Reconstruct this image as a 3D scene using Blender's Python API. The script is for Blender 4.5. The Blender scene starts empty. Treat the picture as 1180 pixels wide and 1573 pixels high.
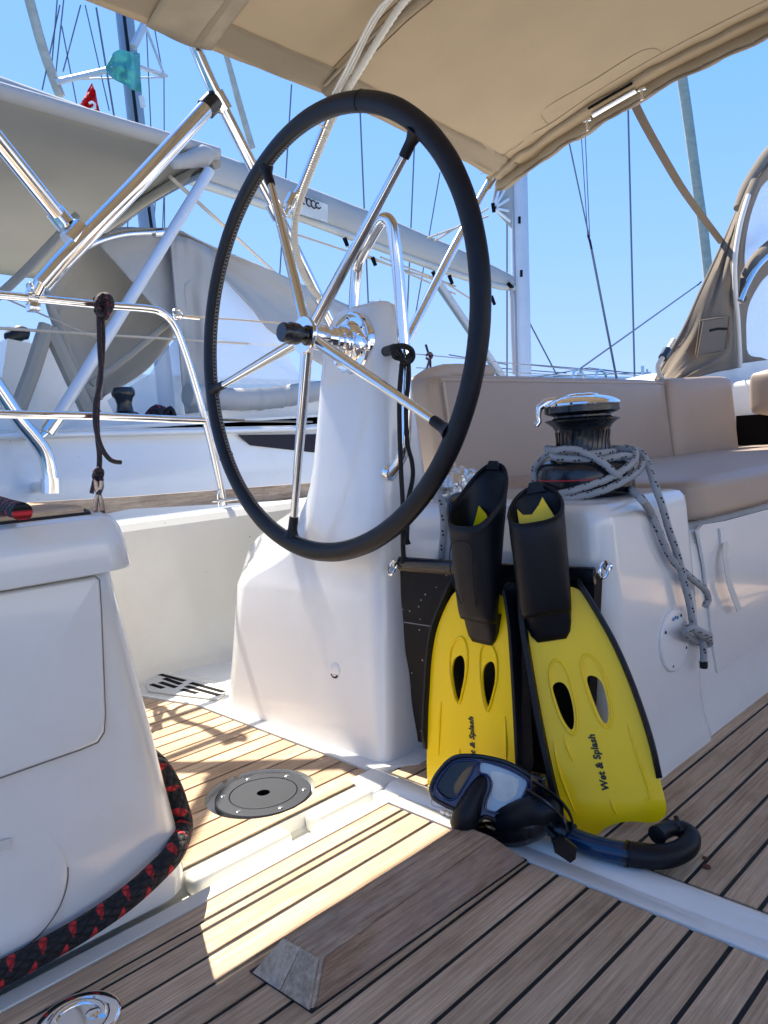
import bpy, bmesh, math, random
from mathutils import Vector as V, Matrix
import numpy as np
random.seed(4)
R=math.radians; PI=math.pi
S=bpy.context.scene
COL=S.collection
# ---------------------------------------------------------------- camera
FP=1165.0; CX,CY=590,786.5; CH=0.70
F=V((1770-CX,600-CY,FP)).normalized()
U=F.cross(V((1,-0.066,0))).normalized()
if U.y>0: U=-U
P=U.cross(F).normalized()
if P.x>0: P=-P
MW=Matrix((F,P,U))                       # camera (x right, y down, z ahead) -> world (x bow, y port, z up)
CAM=V((0,0,CH))
cd=bpy.data.cameras.new('camera'); co=bpy.data.objects.new('camera',cd); COL.objects.link(co)
cd.sensor_fit='VERTICAL'; cd.sensor_height=36; cd.sensor_width=27; cd.lens=36*FP/1573
cd.clip_start=0.02; cd.clip_end=5000
rt=MW@V((1,0,0)); up=MW@V((0,-1,0)); bk=MW@V((0,0,-1))
co.matrix_world=Matrix(((rt.x,up.x,bk.x,0),(rt.y,up.y,bk.y,0),(rt.z,up.z,bk.z,CH),(0,0,0,1)))
S.camera=co
F0=MW@V((0,0,1))
def ray(px,py): return MW@V((px-CX,py-CY,FP))
def AX(px,py,c):
    d=ray(px,py); return CAM+d*(c/d.x)
def AY(px,py,c):
    d=ray(px,py); return CAM+d*(c/d.y)
def AZ(px,py,c=0.0):
    d=ray(px,py); return CAM+d*((c-CH)/d.z)
def AP(px,py,o,n):
    d=ray(px,py); return CAM+d*((V(o)-CAM).dot(n)/d.dot(n))
# ---------------------------------------------------------------- light
SKYSAT,SKYK,SKYS=1.25,.80,.112
SUN=V((0.133,0.668,1)).normalized()
w=bpy.data.worlds.new('World'); S.world=w; w.use_nodes=True
nt=w.node_tree; bg=nt.nodes['Background']; sk=nt.nodes.new('ShaderNodeTexSky'); sk.sky_type='NISHITA'
sk.sun_disc=False; sk.sun_elevation=math.asin(SUN.z); sk.sun_rotation=math.atan2(SUN.x,SUN.y)
sk.air_density=1.0; sk.dust_density=0.1; sk.ozone_density=2.5
# the same soft roll-off over the whole sky, as a phone camera gives it: c / (1 + k c)
hs_=nt.nodes.new('ShaderNodeHueSaturation'); hs_.inputs['Saturation'].default_value=SKYSAT; nt.links.new(sk.outputs[0],hs_.inputs['Color'])
m1=nt.nodes.new('ShaderNodeVectorMath'); m1.operation='MULTIPLY_ADD'; m1.inputs[1].default_value=(SKYK,)*3; m1.inputs[2].default_value=(1,1,1); nt.links.new(hs_.outputs[0],m1.inputs[0])
m2=nt.nodes.new('ShaderNodeVectorMath'); m2.operation='DIVIDE'; nt.links.new(hs_.outputs[0],m2.inputs[0]); nt.links.new(m1.outputs[0],m2.inputs[1])
m3=nt.nodes.new('ShaderNodeVectorMath'); m3.operation='MULTIPLY'; m3.inputs[1].default_value=(.84,1.19,2.16); nt.links.new(m2.outputs[0],m3.inputs[0]); nt.links.new(m3.outputs[0],bg.inputs[0]); bg.inputs[1].default_value=SKYS
sl=bpy.data.lights.new('sun','SUN'); so=bpy.data.objects.new('sun',sl); COL.objects.link(so)
sl.energy=2.0; sl.angle=R(0.55); sl.color=(1,0.92,0.79)
so.rotation_euler=SUN.to_track_quat('Z','Y').to_euler()
vs=S.view_settings; vs.view_transform='Standard'; vs.look='None'; vs.exposure=2.45; vs.gamma=1; vs.use_curve_mapping=False
S.render.engine='CYCLES'
S.cycles.max_bounces=10; S.cycles.transparent_max_bounces=16
# ---------------------------------------------------------------- helpers
def tag(o,label=None,cat=None,group=None,kind=None):
    if label: o['label']=label
    if cat: o['category']=cat
    if group: o['group']=group
    if kind: o['kind']=kind
    return o
def worg(p):
    v=V((0,0,0))
    while p is not None: v=v+V(p.location); p=p.parent
    return v
def thing(name,label,cat,loc=(0,0,0),group=None):
    o=bpy.data.objects.new(name,None); COL.objects.link(o); o.location=loc; o.empty_display_size=.05
    return tag(o,label,cat,group)
def link(name,me,mat,parent=None):
    o=bpy.data.objects.new(name,me); COL.objects.link(o)
    if mat is not None and not me.materials: me.materials.append(mat)
    if parent is not None: o.parent=parent
    return o
def mobj(name,verts,faces,mat,parent=None,smooth=True,ang=35,uvs=None):
    org=worg(parent)
    if parent is None:
        vs_=[V(v) for v in verts]; c=V((sum(v.x for v in vs_)/len(vs_),sum(v.y for v in vs_)/len(vs_),min(v.z for v in vs_))); org=c
    me=bpy.data.meshes.new(name); me.from_pydata([tuple(V(v)-org) for v in verts],[],faces)
    if uvs:
        l=me.uv_layers.new(name='UVMap'); k=0
        for f in uvs:
            for q in f: l.data[k].uv=q; k+=1
    bm=bmesh.new(); bm.from_mesh(me); 
    if len(bm.faces)<60000: bmesh.ops.recalc_face_normals(bm,faces=bm.faces[:])
    bm.to_mesh(me); bm.free()
    if smooth:
        me.polygons.foreach_set('use_smooth',[True]*len(me.polygons)); me.set_sharp_from_angle(angle=R(ang))
    me.update()
    o=link(name,me,mat,parent)
    if parent is None: o.location=org
    return o
class G:
    def __init__(s): s.v=[]; s.f=[]; s.u=[]
    def add(s,v,f,u=None):
        n=len(s.v); s.v+= [V(a) for a in v]; s.f+=[tuple(i+n for i in q) for q in f]; s.u+= u if u else [[(0,0)]*len(q) for q in f]; return s
    def obj(s,name,mat,parent=None,**k): return mobj(name,s.v,s.f,mat,parent,uvs=s.u,**k)
def box(lo,hi):
    a,b=lo,hi
    v=[(a[0],a[1],a[2]),(b[0],a[1],a[2]),(b[0],b[1],a[2]),(a[0],b[1],a[2]),(a[0],a[1],b[2]),(b[0],a[1],b[2]),(b[0],b[1],b[2]),(a[0],b[1],b[2])]
    return v,[(3,2,1,0),(4,5,6,7),(0,1,5,4),(1,2,6,5),(2,3,7,6),(3,0,4,7)]
def rbox(name,lo,hi,bev,mat,parent=None,seg=3,fn=None):
    v,f=box(lo,hi); bm=bmesh.new(); vv=[bm.verts.new(p) for p in v]
    for q in f: bm.faces.new([vv[i] for i in q])
    bmesh.ops.bevel(bm,geom=bm.edges[:]+bm.verts[:],offset=bev,segments=seg,profile=.5,affect='EDGES')
    ve=[p.co.copy() for p in bm.verts]; bm.verts.index_update(); fa=[tuple(x.index for x in q.verts) for q in bm.faces]; bm.free()
    if fn: ve=[fn(p) for p in ve]
    return mobj(name,ve,fa,mat,parent)
def smoothpath(pts,n=8,closed=False):
    pts=[V(p) for p in pts]; m=len(pts); out=[]
    if m<3 and not closed: return pts
    rng=range(m if closed else m-1)
    for i in rng:
        if closed: a,b,c,d=pts[(i-1)%m],pts[i],pts[(i+1)%m],pts[(i+2)%m]
        else: a=pts[max(i-1,0)];b=pts[i];c=pts[i+1];d=pts[min(i+2,m-1)]
        for k in range(n):
            t=k/n; out.append(.5*((2*b)+(c-a)*t+(2*a-5*b+4*c-d)*t*t+(-a+3*b-3*c+d)*t**3))
    if not closed: out.append(pts[-1])
    return out
def tube(pts,r,n=12,closed=False,caps=True,flat=1.0,ref=None):
    pts=[V(p) for p in pts]; m=len(pts)
    rr=r if isinstance(r,(list,tuple)) else [r]*m
    T=[]
    for i in range(m):
        a=pts[(i-1)%m] if (closed or i>0) else pts[i]; b=pts[(i+1)%m] if (closed or i<m-1) else pts[i]
        t=(b-a); T.append(t.normalized() if t.length>1e-9 else V((0,0,1)))
    nrm=ref.copy() if ref is not None else (V((0,0,1)) if abs(T[0].z)<.9 else V((1,0,0)))
    vs_=[];fs=[];us=[];L=0;Ls=[]
    for i in range(m):
        if ref is not None: nrm=ref
        nrm=(nrm-T[i]*nrm.dot(T[i])).normalized(); bi=T[i].cross(nrm)
        if i: L+=(pts[i]-pts[i-1]).length
        Ls.append(L)
        for k in range(n):
            a=2*PI*k/n; vs_.append(pts[i]+nrm*(rr[i]*math.cos(a)*flat)+bi*(rr[i]*math.sin(a)))
    tot=L+(pts[0]-pts[-1]).length
    for i in range(m if closed else m-1):
        j=(i+1)%m; l1=Ls[j] if j else tot
        for k in range(n):
            q=(k+1)%n
            fs.append((i*n+k,i*n+q,j*n+q,j*n+k)); us.append([(k/n,Ls[i]),((k+1)/n,Ls[i]),((k+1)/n,l1),(k/n,l1)])
    if caps and not closed:
        fs.append(tuple(range(n))[::-1]); us.append([(0,0)]*n); fs.append(tuple((m-1)*n+k for k in range(n))); us.append([(0,L)]*n)
    return vs_,fs,us
def tobj(name,pts,r,mat,parent=None,sm=0,**k):
    if sm: 
        pts=smoothpath(pts,sm,k.get('closed',False))
        if isinstance(r,(list,tuple)): r=[float(q) for q in np.interp(np.linspace(0,1,len(pts)),np.linspace(0,1,len(r)),r)]
    g=G(); g.add(*tube(pts,r,**k)); return g.obj(name,mat,parent)
def lathe(prof,c,ax=V((0,0,1)),n=48,a0=None,cap=True):
    ax=V(ax).normalized(); x=ax.orthogonal().normalized() if a0 is None else a0; y=ax.cross(x); c=V(c)
    vs_=[];fs=[]
    for r,h in prof:
        for k in range(n):
            a=2*PI*k/n; vs_.append(c+ax*h+x*(r*math.cos(a))+y*(r*math.sin(a)))
    for i in range(len(prof)-1):
        for k in range(n): q=(k+1)%n; fs.append((i*n+k,i*n+q,(i+1)*n+q,(i+1)*n+k))
    if cap and prof[0][0]>1e-6: fs.append(tuple(range(n))[::-1])
    if cap and prof[-1][0]>1e-6: fs.append(tuple((len(prof)-1)*n+k for k in range(n)))
    return vs_,fs
def lobj(name,prof,c,ax,mat,parent=None,n=48,cap=True,**k):
    g=G(); g.add(*lathe(prof,c,ax,n,None,cap)); return g.obj(name,mat,parent,**k)
def prism(poly,d):
    poly=[V(p) for p in poly]; d=V(d); n=len(poly)
    return poly+[p+d for p in poly],[tuple(range(n))[::-1],tuple(range(n,2*n))]+[(i,(i+1)%n,(i+1)%n+n,i+n) for i in range(n)]
def pobj(name,poly,d,mat,parent=None,**k):
    g=G(); g.add(*prism(poly,d)); return g.obj(name,mat,parent,**k)
def plate(name,outline,holes,d,mat,parent=None,bulge=None):
    """flat plate with holes, thickness vector d"""
    bm=bmesh.new(); ed=[]
    for lp in [outline]+holes:
        vv=[bm.verts.new(V(p)) for p in lp]
        for i in range(len(vv)): ed.append(bm.edges.new((vv[i],vv[(i+1)%len(vv)])))
    r=bmesh.ops.triangle_fill(bm,use_beauty=True,use_dissolve=False,edges=ed)
    bm.verts.index_update(); top=[v.co.copy() for v in bm.verts]; fa=[tuple(x.index for x in f.verts) for f in bm.faces]; bm.free()
    n=len(top); vs_=top+[p+V(d) for p in top]; fs=[q[::-1] for q in fa]+[tuple(i+n for i in q) for q in fa]
    k=0
    for lp in [outline]+holes:
        m=len(lp)
        for i in range(m): a=k+i; b=k+(i+1)%m; fs.append((a,b,b+n,a+n))
        k+=m
    return mobj(name,vs_,fs,mat,parent)
def grid(fn,nu,nv):
    v=[fn(i/nu,j/nv) for i in range(nu+1) for j in range(nv+1)]
    f=[(i*(nv+1)+j,(i+1)*(nv+1)+j,(i+1)*(nv+1)+j+1,i*(nv+1)+j+1) for i in range(nu) for j in range(nv)]
    return v,f
def noise(p,s=1.0):
    from mathutils import noise as N
    return N.noise(V(p)*s)
def solid(o,t,off=-1): 
    m=o.modifiers.new('s','SOLIDIFY'); m.thickness=t; m.offset=off; return o
# ---------------------------------------------------------------- materials
def nm(name):
    m=bpy.data.materials.new(name); m.use_nodes=True; return m,m.node_tree,m.node_tree.nodes['Principled BSDF']
def mat(name,col,rough=.5,metal=0,coat=0,var=0,vs=(3,3,3),bump=0,bs=(60,60,60),bd=.002,trans=0,spec=.5,sheen=0,det=4):
    m,t,b=nm(name); b.inputs['Base Color'].default_value=(*col,1); b.inputs['Roughness'].default_value=rough
    b.inputs['Metallic'].default_value=metal; b.inputs['Coat Weight'].default_value=coat; b.inputs['Coat Roughness'].default_value=.06
    b.inputs['Specular IOR Level'].default_value=spec
    tc=t.nodes.new('ShaderNodeNewGeometry')
    def nz(sc,detail=4):
        mp=t.nodes.new('ShaderNodeMapping'); mp.inputs['Scale'].default_value=sc; t.links.new(tc.outputs['Position'],mp.inputs[0])
        n=t.nodes.new('ShaderNodeTexNoise'); n.inputs['Scale'].default_value=1; n.inputs['Detail'].default_value=detail; t.links.new(mp.outputs[0],n.inputs[0]); return n
    if var:
        n=nz(vs,det); mr=t.nodes.new('ShaderNodeMapRange'); mr.inputs[1].default_value=.3; mr.inputs[2].default_value=.7; mr.inputs[3].default_value=1-var; mr.inputs[4].default_value=1+var
        t.links.new(n.outputs[0],mr.inputs[0]); hs=t.nodes.new('ShaderNodeHueSaturation'); hs.inputs['Color'].default_value=(*col,1)
        t.links.new(mr.outputs[0],hs.inputs['Value']); t.links.new(hs.outputs[0],b.inputs['Base Color'])
        mr2=t.nodes.new('ShaderNodeMapRange'); mr2.inputs[3].default_value=rough*.8; mr2.inputs[4].default_value=min(1,rough*1.25); t.links.new(n.outputs[0],mr2.inputs[0]); t.links.new(mr2.outputs[0],b.inputs['Roughness'])
    if bump:
        n=nz(bs,5); bp=t.nodes.new('ShaderNodeBump'); bp.inputs['Strength'].default_value=bump; bp.inputs['Distance'].default_value=bd
        t.links.new(n.outputs[0],bp.inputs['Height']); t.links.new(bp.outputs[0],b.inputs['Normal'])
    if trans:
        tr=t.nodes.new('ShaderNodeBsdfTranslucent'); tr.inputs[0].default_value=(*[min(1,c*1.15) for c in col],1)
        mx=t.nodes.new('ShaderNodeMixShader'); mx.inputs[0].default_value=trans; out=t.nodes['Material Output']
        t.links.new(b.outputs[0],mx.inputs[1]); t.links.new(tr.outputs[0],mx.inputs[2]); t.links.new(mx.outputs[0],out.inputs[0])
    return m
def teak(name,ca,cb,dirt=.35,sc=(4,230,60)):
    m,t,b=nm(name); N=t.nodes; L=t.links
    tc=N.new('ShaderNodeNewGeometry'); oi=N.new('ShaderNodeObjectInfo')
    cm=N.new('ShaderNodeCombineXYZ'); 
    for k,s in ((0,37),(1,3),(2,11)):
        mm=N.new('ShaderNodeMath'); mm.operation='MULTIPLY'; mm.inputs[1].default_value=s; L.new(oi.outputs['Random'],mm.inputs[0]); L.new(mm.outputs[0],cm.inputs[k])
    ad=N.new('ShaderNodeVectorMath'); L.new(tc.outputs['Position'],ad.inputs[0]); L.new(cm.outputs[0],ad.inputs[1])
    def nz(scale,det,rg=.6):
        mp=N.new('ShaderNodeMapping'); mp.inputs['Scale'].default_value=scale; L.new(ad.outputs[0],mp.inputs[0])
        n=N.new('ShaderNodeTexNoise'); n.inputs['Scale'].default_value=1; n.inputs['Detail'].default_value=det; n.inputs['Roughness'].default_value=rg; L.new(mp.outputs[0],n.inputs[0]); return n
    g=nz(sc,6,.7); bl=nz((4,14,14),4); fine=nz((sc[0]*5,sc[1]*3.5,sc[2]*3),3,.8); st=nz((9,9,9),5,.65)
    cr=N.new('ShaderNodeValToRGB'); cr.color_ramp.elements[0].position=.32; cr.color_ramp.elements[0].color=(*ca,1); cr.color_ramp.elements[1].position=.66; cr.color_ramp.elements[1].color=(*cb,1); L.new(g.outputs[0],cr.inputs[0])
    def mul(src,fac,lo,hi,a=.3,bb=.7):
        mr=N.new('ShaderNodeMapRange'); mr.inputs[1].default_value=a; mr.inputs[2].default_value=bb; mr.inputs[3].default_value=lo; mr.inputs[4].default_value=hi; L.new(fac,mr.inputs[0])
        h=N.new('ShaderNodeHueSaturation'); L.new(src,h.inputs['Color']); L.new(mr.outputs[0],h.inputs['Value']); return h.outputs[0]
    c=mul(cr.outputs[0],bl.outputs[0],.8,1.15); c=mul(c,fine.outputs[0],.72,1.18); c=mul(c,oi.outputs['Random'],.84,1.14,0,1); c=mul(c,st.outputs[0],1-dirt*.5,1.08,.28,.5)
    gm=N.new('ShaderNodeMix'); gm.data_type='RGBA'; mr=N.new('ShaderNodeMapRange'); mr.inputs[1].default_value=.45; mr.inputs[2].default_value=.75; mr.inputs[4].default_value=dirt; L.new(bl.outputs[0],mr.inputs[0]); L.new(mr.outputs[0],gm.inputs[0]); L.new(c,gm.inputs[6]); gm.inputs[7].default_value=(.40,.37,.34,1)
    L.new(gm.outputs[2],b.inputs['Base Color']); b.inputs['Roughness'].default_value=.8; b.inputs['Specular IOR Level'].default_value=.12
    bp=N.new('ShaderNodeBump'); bp.inputs['Strength'].default_value=.55; bp.inputs['Distance'].default_value=.0012; L.new(fine.outputs[0],bp.inputs['Height'])
    bp2=N.new('ShaderNodeBump'); bp2.inputs['Strength'].default_value=.5; bp2.inputs['Distance'].default_value=.0015; L.new(g.outputs[0],bp2.inputs['Height']); L.new(bp.outputs[0],bp2.inputs['Normal']); L.new(bp2.outputs[0],b.inputs['Normal'])
    return m
def ropemat(name,base,fleck,na=8,kk=1.0,pitch=.03,fu=(.0,.5),fw=.16,fl=.3,rough=.75,lo=.45,slant=.0,bd=.0015,pairs=1):
    """braid from the tube's own UV: u round, v metres along; coloured tracer flecks in it"""
    m,t,b=nm(name); N=t.nodes; L=t.links
    uv=N.new('ShaderNodeUVMap'); sp=N.new('ShaderNodeSeparateXYZ'); L.new(uv.outputs[0],sp.inputs[0]); u,v=sp.outputs[0],sp.outputs[1]
    def M(op,a,bb=None,c=None):
        n=N.new('ShaderNodeMath'); n.operation=op
        for i,x in enumerate((a,bb,c)):
            if x is None: continue
            if isinstance(x,(int,float)): n.inputs[i].default_value=x
            else: L.new(x,n.inputs[i])
        return n.outputs[0]
    un=M('MULTIPLY',u,na*PI); vn=M('MULTIPLY',v,kk*PI/pitch)
    a=M('ABSOLUTE',M('SINE',M('ADD',un,vn))); c=M('ABSOLUTE',M('SINE',M('SUBTRACT',un,vn)))
    hgt=M('POWER',M('MULTIPLY',a,c),.5)
    per=pitch*2
    acc=None
    for i,f0 in enumerate(fu):
        fv=M('FRACT',M('ADD',M('DIVIDE',v,per),i*.5)); 
        du=M('ABSOLUTE',M('SUBTRACT',M('FRACT',M('ADD',M('SUBTRACT',u,f0-.5),M('MULTIPLY',fv,slant))),.5))
        e1=M('POWER',M('DIVIDE',du,fw*.5),4); e2=M('POWER',M('ABSOLUTE',M('DIVIDE',M('SUBTRACT',fv,fl*.5),fl*.5)),4); k=M('LESS_THAN',M('ADD',e1,e2),1.0)
        if pairs==2: k=M('MULTIPLY',k,M('GREATER_THAN',M('ABSOLUTE',M('SUBTRACT',fv,fl*.5)),fl*.12))
        acc=k if acc is None else M('MAXIMUM',acc,k)
    mr=N.new('ShaderNodeMapRange'); mr.inputs[3].default_value=lo; mr.inputs[4].default_value=1.15; L.new(hgt,mr.inputs[0])
    mx=N.new('ShaderNodeMix'); mx.data_type='RGBA'; mx.inputs[6].default_value=(*base,1); mx.inputs[7].default_value=(*fleck,1); L.new(acc,mx.inputs[0])
    h=N.new('ShaderNodeHueSaturation'); L.new(mx.outputs[2],h.inputs['Color']); L.new(mr.outputs[0],h.inputs['Value']); L.new(h.outputs[0],b.inputs['Base Color'])
    b.inputs['Roughness'].default_value=rough; bp=N.new('ShaderNodeBump'); bp.inputs['Strength'].default_value=.9; bp.inputs['Distance'].default_value=bd; L.new(hgt,bp.inputs['Height']); L.new(bp.outputs[0],b.inputs['Normal'])
    return m
GEL=mat('gelcoat',(.74,.75,.745),.20,coat=.6,var=.03,vs=(3,3,3),bump=.05,bs=(5,5,5),bd=.01)
GEL2=mat('gelcoat_cream',(.78,.77,.70),.3,coat=.2,var=.04,vs=(4,4,4))
GELN=mat('gelcoat_antislip',(.66,.66,.63),.5,var=.06,vs=(9,9,9),bump=.3,bs=(400,400,400),bd=.001)
TEAK=teak('teak_deck',(.44,.29,.18),(.72,.53,.36),dirt=.2)
TEAKD=teak('teak_darkened',(.22,.135,.085),(.58,.42,.29),dirt=.6,sc=(7,150,150))
TEAKE=teak('teak_end_grain',(.40,.30,.21),(.66,.53,.40),dirt=.8,sc=(30,60,60))
TEAKG=teak('teak_grey',(.24,.195,.16),(.44,.37,.31),dirt=.6)
CAULK=mat('caulking_rubber',(.007,.008,.011),.7,var=.3,vs=(40,40,40))
STEEL=mat('stainless_steel',(.80,.79,.77),.10,metal=1,var=.05,vs=(5,5,5))
CHROME=mat('polished_chrome',(.86,.86,.87),.045,metal=1)
LEATH=mat('black_leather',(.005,.006,.010),.42,var=.25,vs=(35,35,35),bump=.45,bs=(420,420,420),bd=.0006,spec=.3)
THREAD=mat('grey_thread',(.22,.21,.2),.8)
RUB=mat('black_rubber',(.0035,.0042,.008),.45,var=.2,vs=(18,18,18),bump=.15,bs=(300,300,300),bd=.0005,spec=.3)
PLB=mat('black_plastic',(.007,.008,.012),.26,coat=.2,var=.15,vs=(12,12,12))
YEL=mat('yellow_plastic',(1.0,.66,.0),.30,coat=.22,spec=.3,var=.03,vs=(8,8,8),bump=.06,bs=(14,14,14),bd=.01)
PRINT=mat('black_print',(.008,.008,.008),.5)
SOCK=mat('tan_canvas',(.42,.345,.245),.9,var=.07,vs=(3,3,3),bump=.5,bs=(9,9,9),bd=.010,trans=.38,spec=.2)
SOCKD=mat('tan_canvas_hem',(.33,.27,.19),.9,var=.15,vs=(9,9,9),bump=.3,bs=(500,500,500),bd=.0008,spec=.2)
HOOD=mat('brown_canvas',(.225,.185,.14),.9,var=.12,vs=(4,4,4),bump=.3,bs=(400,400,400),bd=.001,trans=.12,spec=.2)
GREYC=mat('grey_canvas',(.36,.325,.27),.9,var=.06,vs=(1,1,1),bump=.3,bs=(30,30,30),bd=.004,trans=.03,spec=.2)
SHADOWGAP=mat('gap_shadow_grey',(.16,.165,.17),.7)  # dark grey standing in for shadow in the panel and hatch gaps
GREYL=mat('light_grey_canvas',(.45,.435,.41),.85,var=.05,vs=(1.5,1.5,1.5),bump=.3,bs=(4,4,4),bd=.05,trans=.08,spec=.2)
VINYLC=mat('taupe_vinyl',(.40,.315,.25),.42,var=.05,vs=(3,3,3),bump=.25,bs=(260,260,260),bd=.0006)
VINYLT=mat('taupe_vinyl_piping',(.48,.40,.33),.45,var=.06,vs=(8,8,8))
WHITEP=mat('white_plastic',(.8,.8,.8),.3,coat=.2)
GREYP=mat('grey_plastic',(.022,.027,.038),.6,spec=.25,var=.2,vs=(25,25,25))
WEB=mat('white_webbing',(.68,.66,.61),.8,bump=.4,bs=(500,500,500),bd=.001)
TANW=mat('tan_webbing',(.13,.10,.07),.85,bump=.4,bs=(500,500,500),bd=.001)
DARK=mat('dark_recess',(.004,.003,.003),.7,spec=.1)
MAROON=mat('maroon_lining',(.05,.008,.008),.6)
GLASSD=mat('dark_hull_window',(.008,.005,.018),.35,spec=.25)
ALU=mat('painted_aluminium',(.62,.63,.65),.4,metal=.2,var=.05,vs=(2,2,2))
ALUD=mat('grey_aluminium',(.30,.35,.41),.4,metal=.3,var=.06,vs=(2,2,2))
SAIL=mat('furled_sail',(.52,.48,.39),.8,var=.15,vs=(3,3,6))
WIRE=mat('wire_rope',(.18,.20,.21),.4,metal=.5)
CORD=mat('tan_cord',(.5,.42,.32),.8)
TURQ=mat('turquoise_flag',(.17,.50,.50),.8,trans=.4,var=.1,vs=(3,3,3))
REDF=mat('red_flag',(.65,.02,.03),.8,trans=.35)
WHITEF=mat('white_emblem',(.8,.8,.8),.8)
SPECK=mat('black_bag_fabric',(.011,.011,.013),.55,spec=.2,bump=.4,bs=(250,250,250),bd=.001)
LEAF=mat('dry_leaf',(.13,.035,.02),.8)
REDL=mat('red_line',(.5,.02,.03),.4)
BLUEL=mat('blue_sticker',(.06,.22,.5),.4)
FOIL=mat('silver_foil',(.72,.72,.72),.2,metal=.85,bump=.8,bs=(45,45,45),bd=.01)
RBIG=ropemat('mooring_rope',(.010,.011,.016),(.55,.02,.025),na=7,pitch=.021,fu=(.12,.45,.80),fw=.20,fl=.30,lo=.2,slant=.55,bd=.004)
RWIN=ropemat('winch_rope',(.40,.42,.44),(.015,.018,.03),na=14,pitch=.016,kk=2,fu=(.1,.43,.77),fw=.10,fl=.42,lo=.72,slant=.12,bd=.0012,pairs=2)
RDRK=ropemat('dark_rope',(.010,.007,.016),(.22,.02,.06),na=8,pitch=.016,fu=(.1,.6),fw=.12,fl=.4,lo=.3,bd=.001)
RBLK=ropemat('black_cord',(.008,.008,.009),(.01,.01,.011),na=10,pitch=.008,lo=.6,bd=.0008)
def vinyl(name,op,col):
    m,t,b=nm(name); out=t.nodes['Material Output']; tr=t.nodes.new('ShaderNodeBsdfTransparent'); mx=t.nodes.new('ShaderNodeMixShader')
    b.inputs['Base Color'].default_value=(*col,1); b.inputs['Roughness'].default_value=.12; mx.inputs[0].default_value=op
    n=t.nodes.new('ShaderNodeTexNoise'); n.inputs['Scale'].default_value=3; bp=t.nodes.new('ShaderNodeBump'); bp.inputs['Distance'].default_value=.03; bp.inputs['Strength'].default_value=.4
    g=t.nodes.new('ShaderNodeNewGeometry'); t.links.new(g.outputs['Position'],n.inputs[0]); t.links.new(n.outputs[0],bp.inputs['Height']); t.links.new(bp.outputs[0],b.inputs['Normal'])
    t.links.new(tr.outputs[0],mx.inputs[1]); t.links.new(b.outputs[0],mx.inputs[2]); t.links.new(mx.outputs[0],out.inputs[0]); return m
VIN=vinyl('clear_vinyl',.42,(.62,.68,.74))
LENS=vinyl('mask_lens',.22,(.3,.4,.45)); 
def clearblue(name,col,rough=.08,tw=.6):
    m,t,b=nm(name); b.inputs['Base Color'].default_value=(*col,1); b.inputs['Roughness'].default_value=rough; b.inputs['Transmission Weight'].default_value=tw; b.inputs['IOR'].default_value=1.45; return m
TRBLUE=clearblue('translucent_blue',(.01,.07,.20)); TRNAVY=mat('navy_plastic',(.008,.012,.07),.18,coat=.3)
# speckled bag: light salt specks on black
def specks(m):
    t=m.node_tree; b=t.nodes['Principled BSDF']; g=t.nodes.new('ShaderNodeNewGeometry'); vo=t.nodes.new('ShaderNodeTexVoronoi'); vo.inputs['Scale'].default_value=42
    t.links.new(g.outputs['Position'],vo.inputs['Vector']); l=t.nodes.new('ShaderNodeMath'); l.operation='LESS_THAN'; l.inputs[1].default_value=.085; t.links.new(vo.outputs['Distance'],l.inputs[0])
    mx=t.nodes.new('ShaderNodeMix'); mx.data_type='RGBA'; mx.inputs[6].default_value=(.0045,.0045,.006,1); mx.inputs[7].default_value=(.30,.30,.31,1); t.links.new(l.outputs[0],mx.inputs[0]); t.links.new(mx.outputs[2],b.inputs['Base Color'])
specks(SPECK)
def gelwear(m,col):
    t=m.node_tree; b=t.nodes['Principled BSDF']; g=t.nodes.new('ShaderNodeNewGeometry'); vo=t.nodes.new('ShaderNodeTexVoronoi'); vo.inputs['Scale'].default_value=7
    t.links.new(g.outputs['Position'],vo.inputs['Vector']); nz=t.nodes.new('ShaderNodeTexNoise'); nz.inputs['Scale'].default_value=2.2; nz.inputs['Detail'].default_value=8; nz.inputs['Roughness'].default_value=.7; t.links.new(g.outputs['Position'],nz.inputs[0])
    l=t.nodes.new('ShaderNodeMath'); l.operation='LESS_THAN'; l.inputs[1].default_value=.022; t.links.new(vo.outputs['Distance'],l.inputs[0])
    r=t.nodes.new('ShaderNodeMapRange'); r.inputs[1].default_value=.5; r.inputs[2].default_value=.75; r.inputs[3].default_value=0; r.inputs[4].default_value=.35; t.links.new(nz.outputs[0],r.inputs[0])
    a=t.nodes.new('ShaderNodeMix'); a.data_type='RGBA'; a.inputs[6].default_value=(*col,1); a.inputs[7].default_value=(.60,.57,.50,1); t.links.new(r.outputs[0],a.inputs[0])
    c=t.nodes.new('ShaderNodeMix'); c.data_type='RGBA'; t.links.new(l.outputs[0],c.inputs[0]); t.links.new(a.outputs[2],c.inputs[6]); c.inputs[7].default_value=(.32,.29,.25,1); t.links.new(c.outputs[2],b.inputs['Base Color'])
gelwear(GEL,(.78,.785,.775)); gelwear(GEL2,(.80,.79,.72))
# ================================================================ SETTING
def struct(o): o['kind']='structure'; return o
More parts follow.
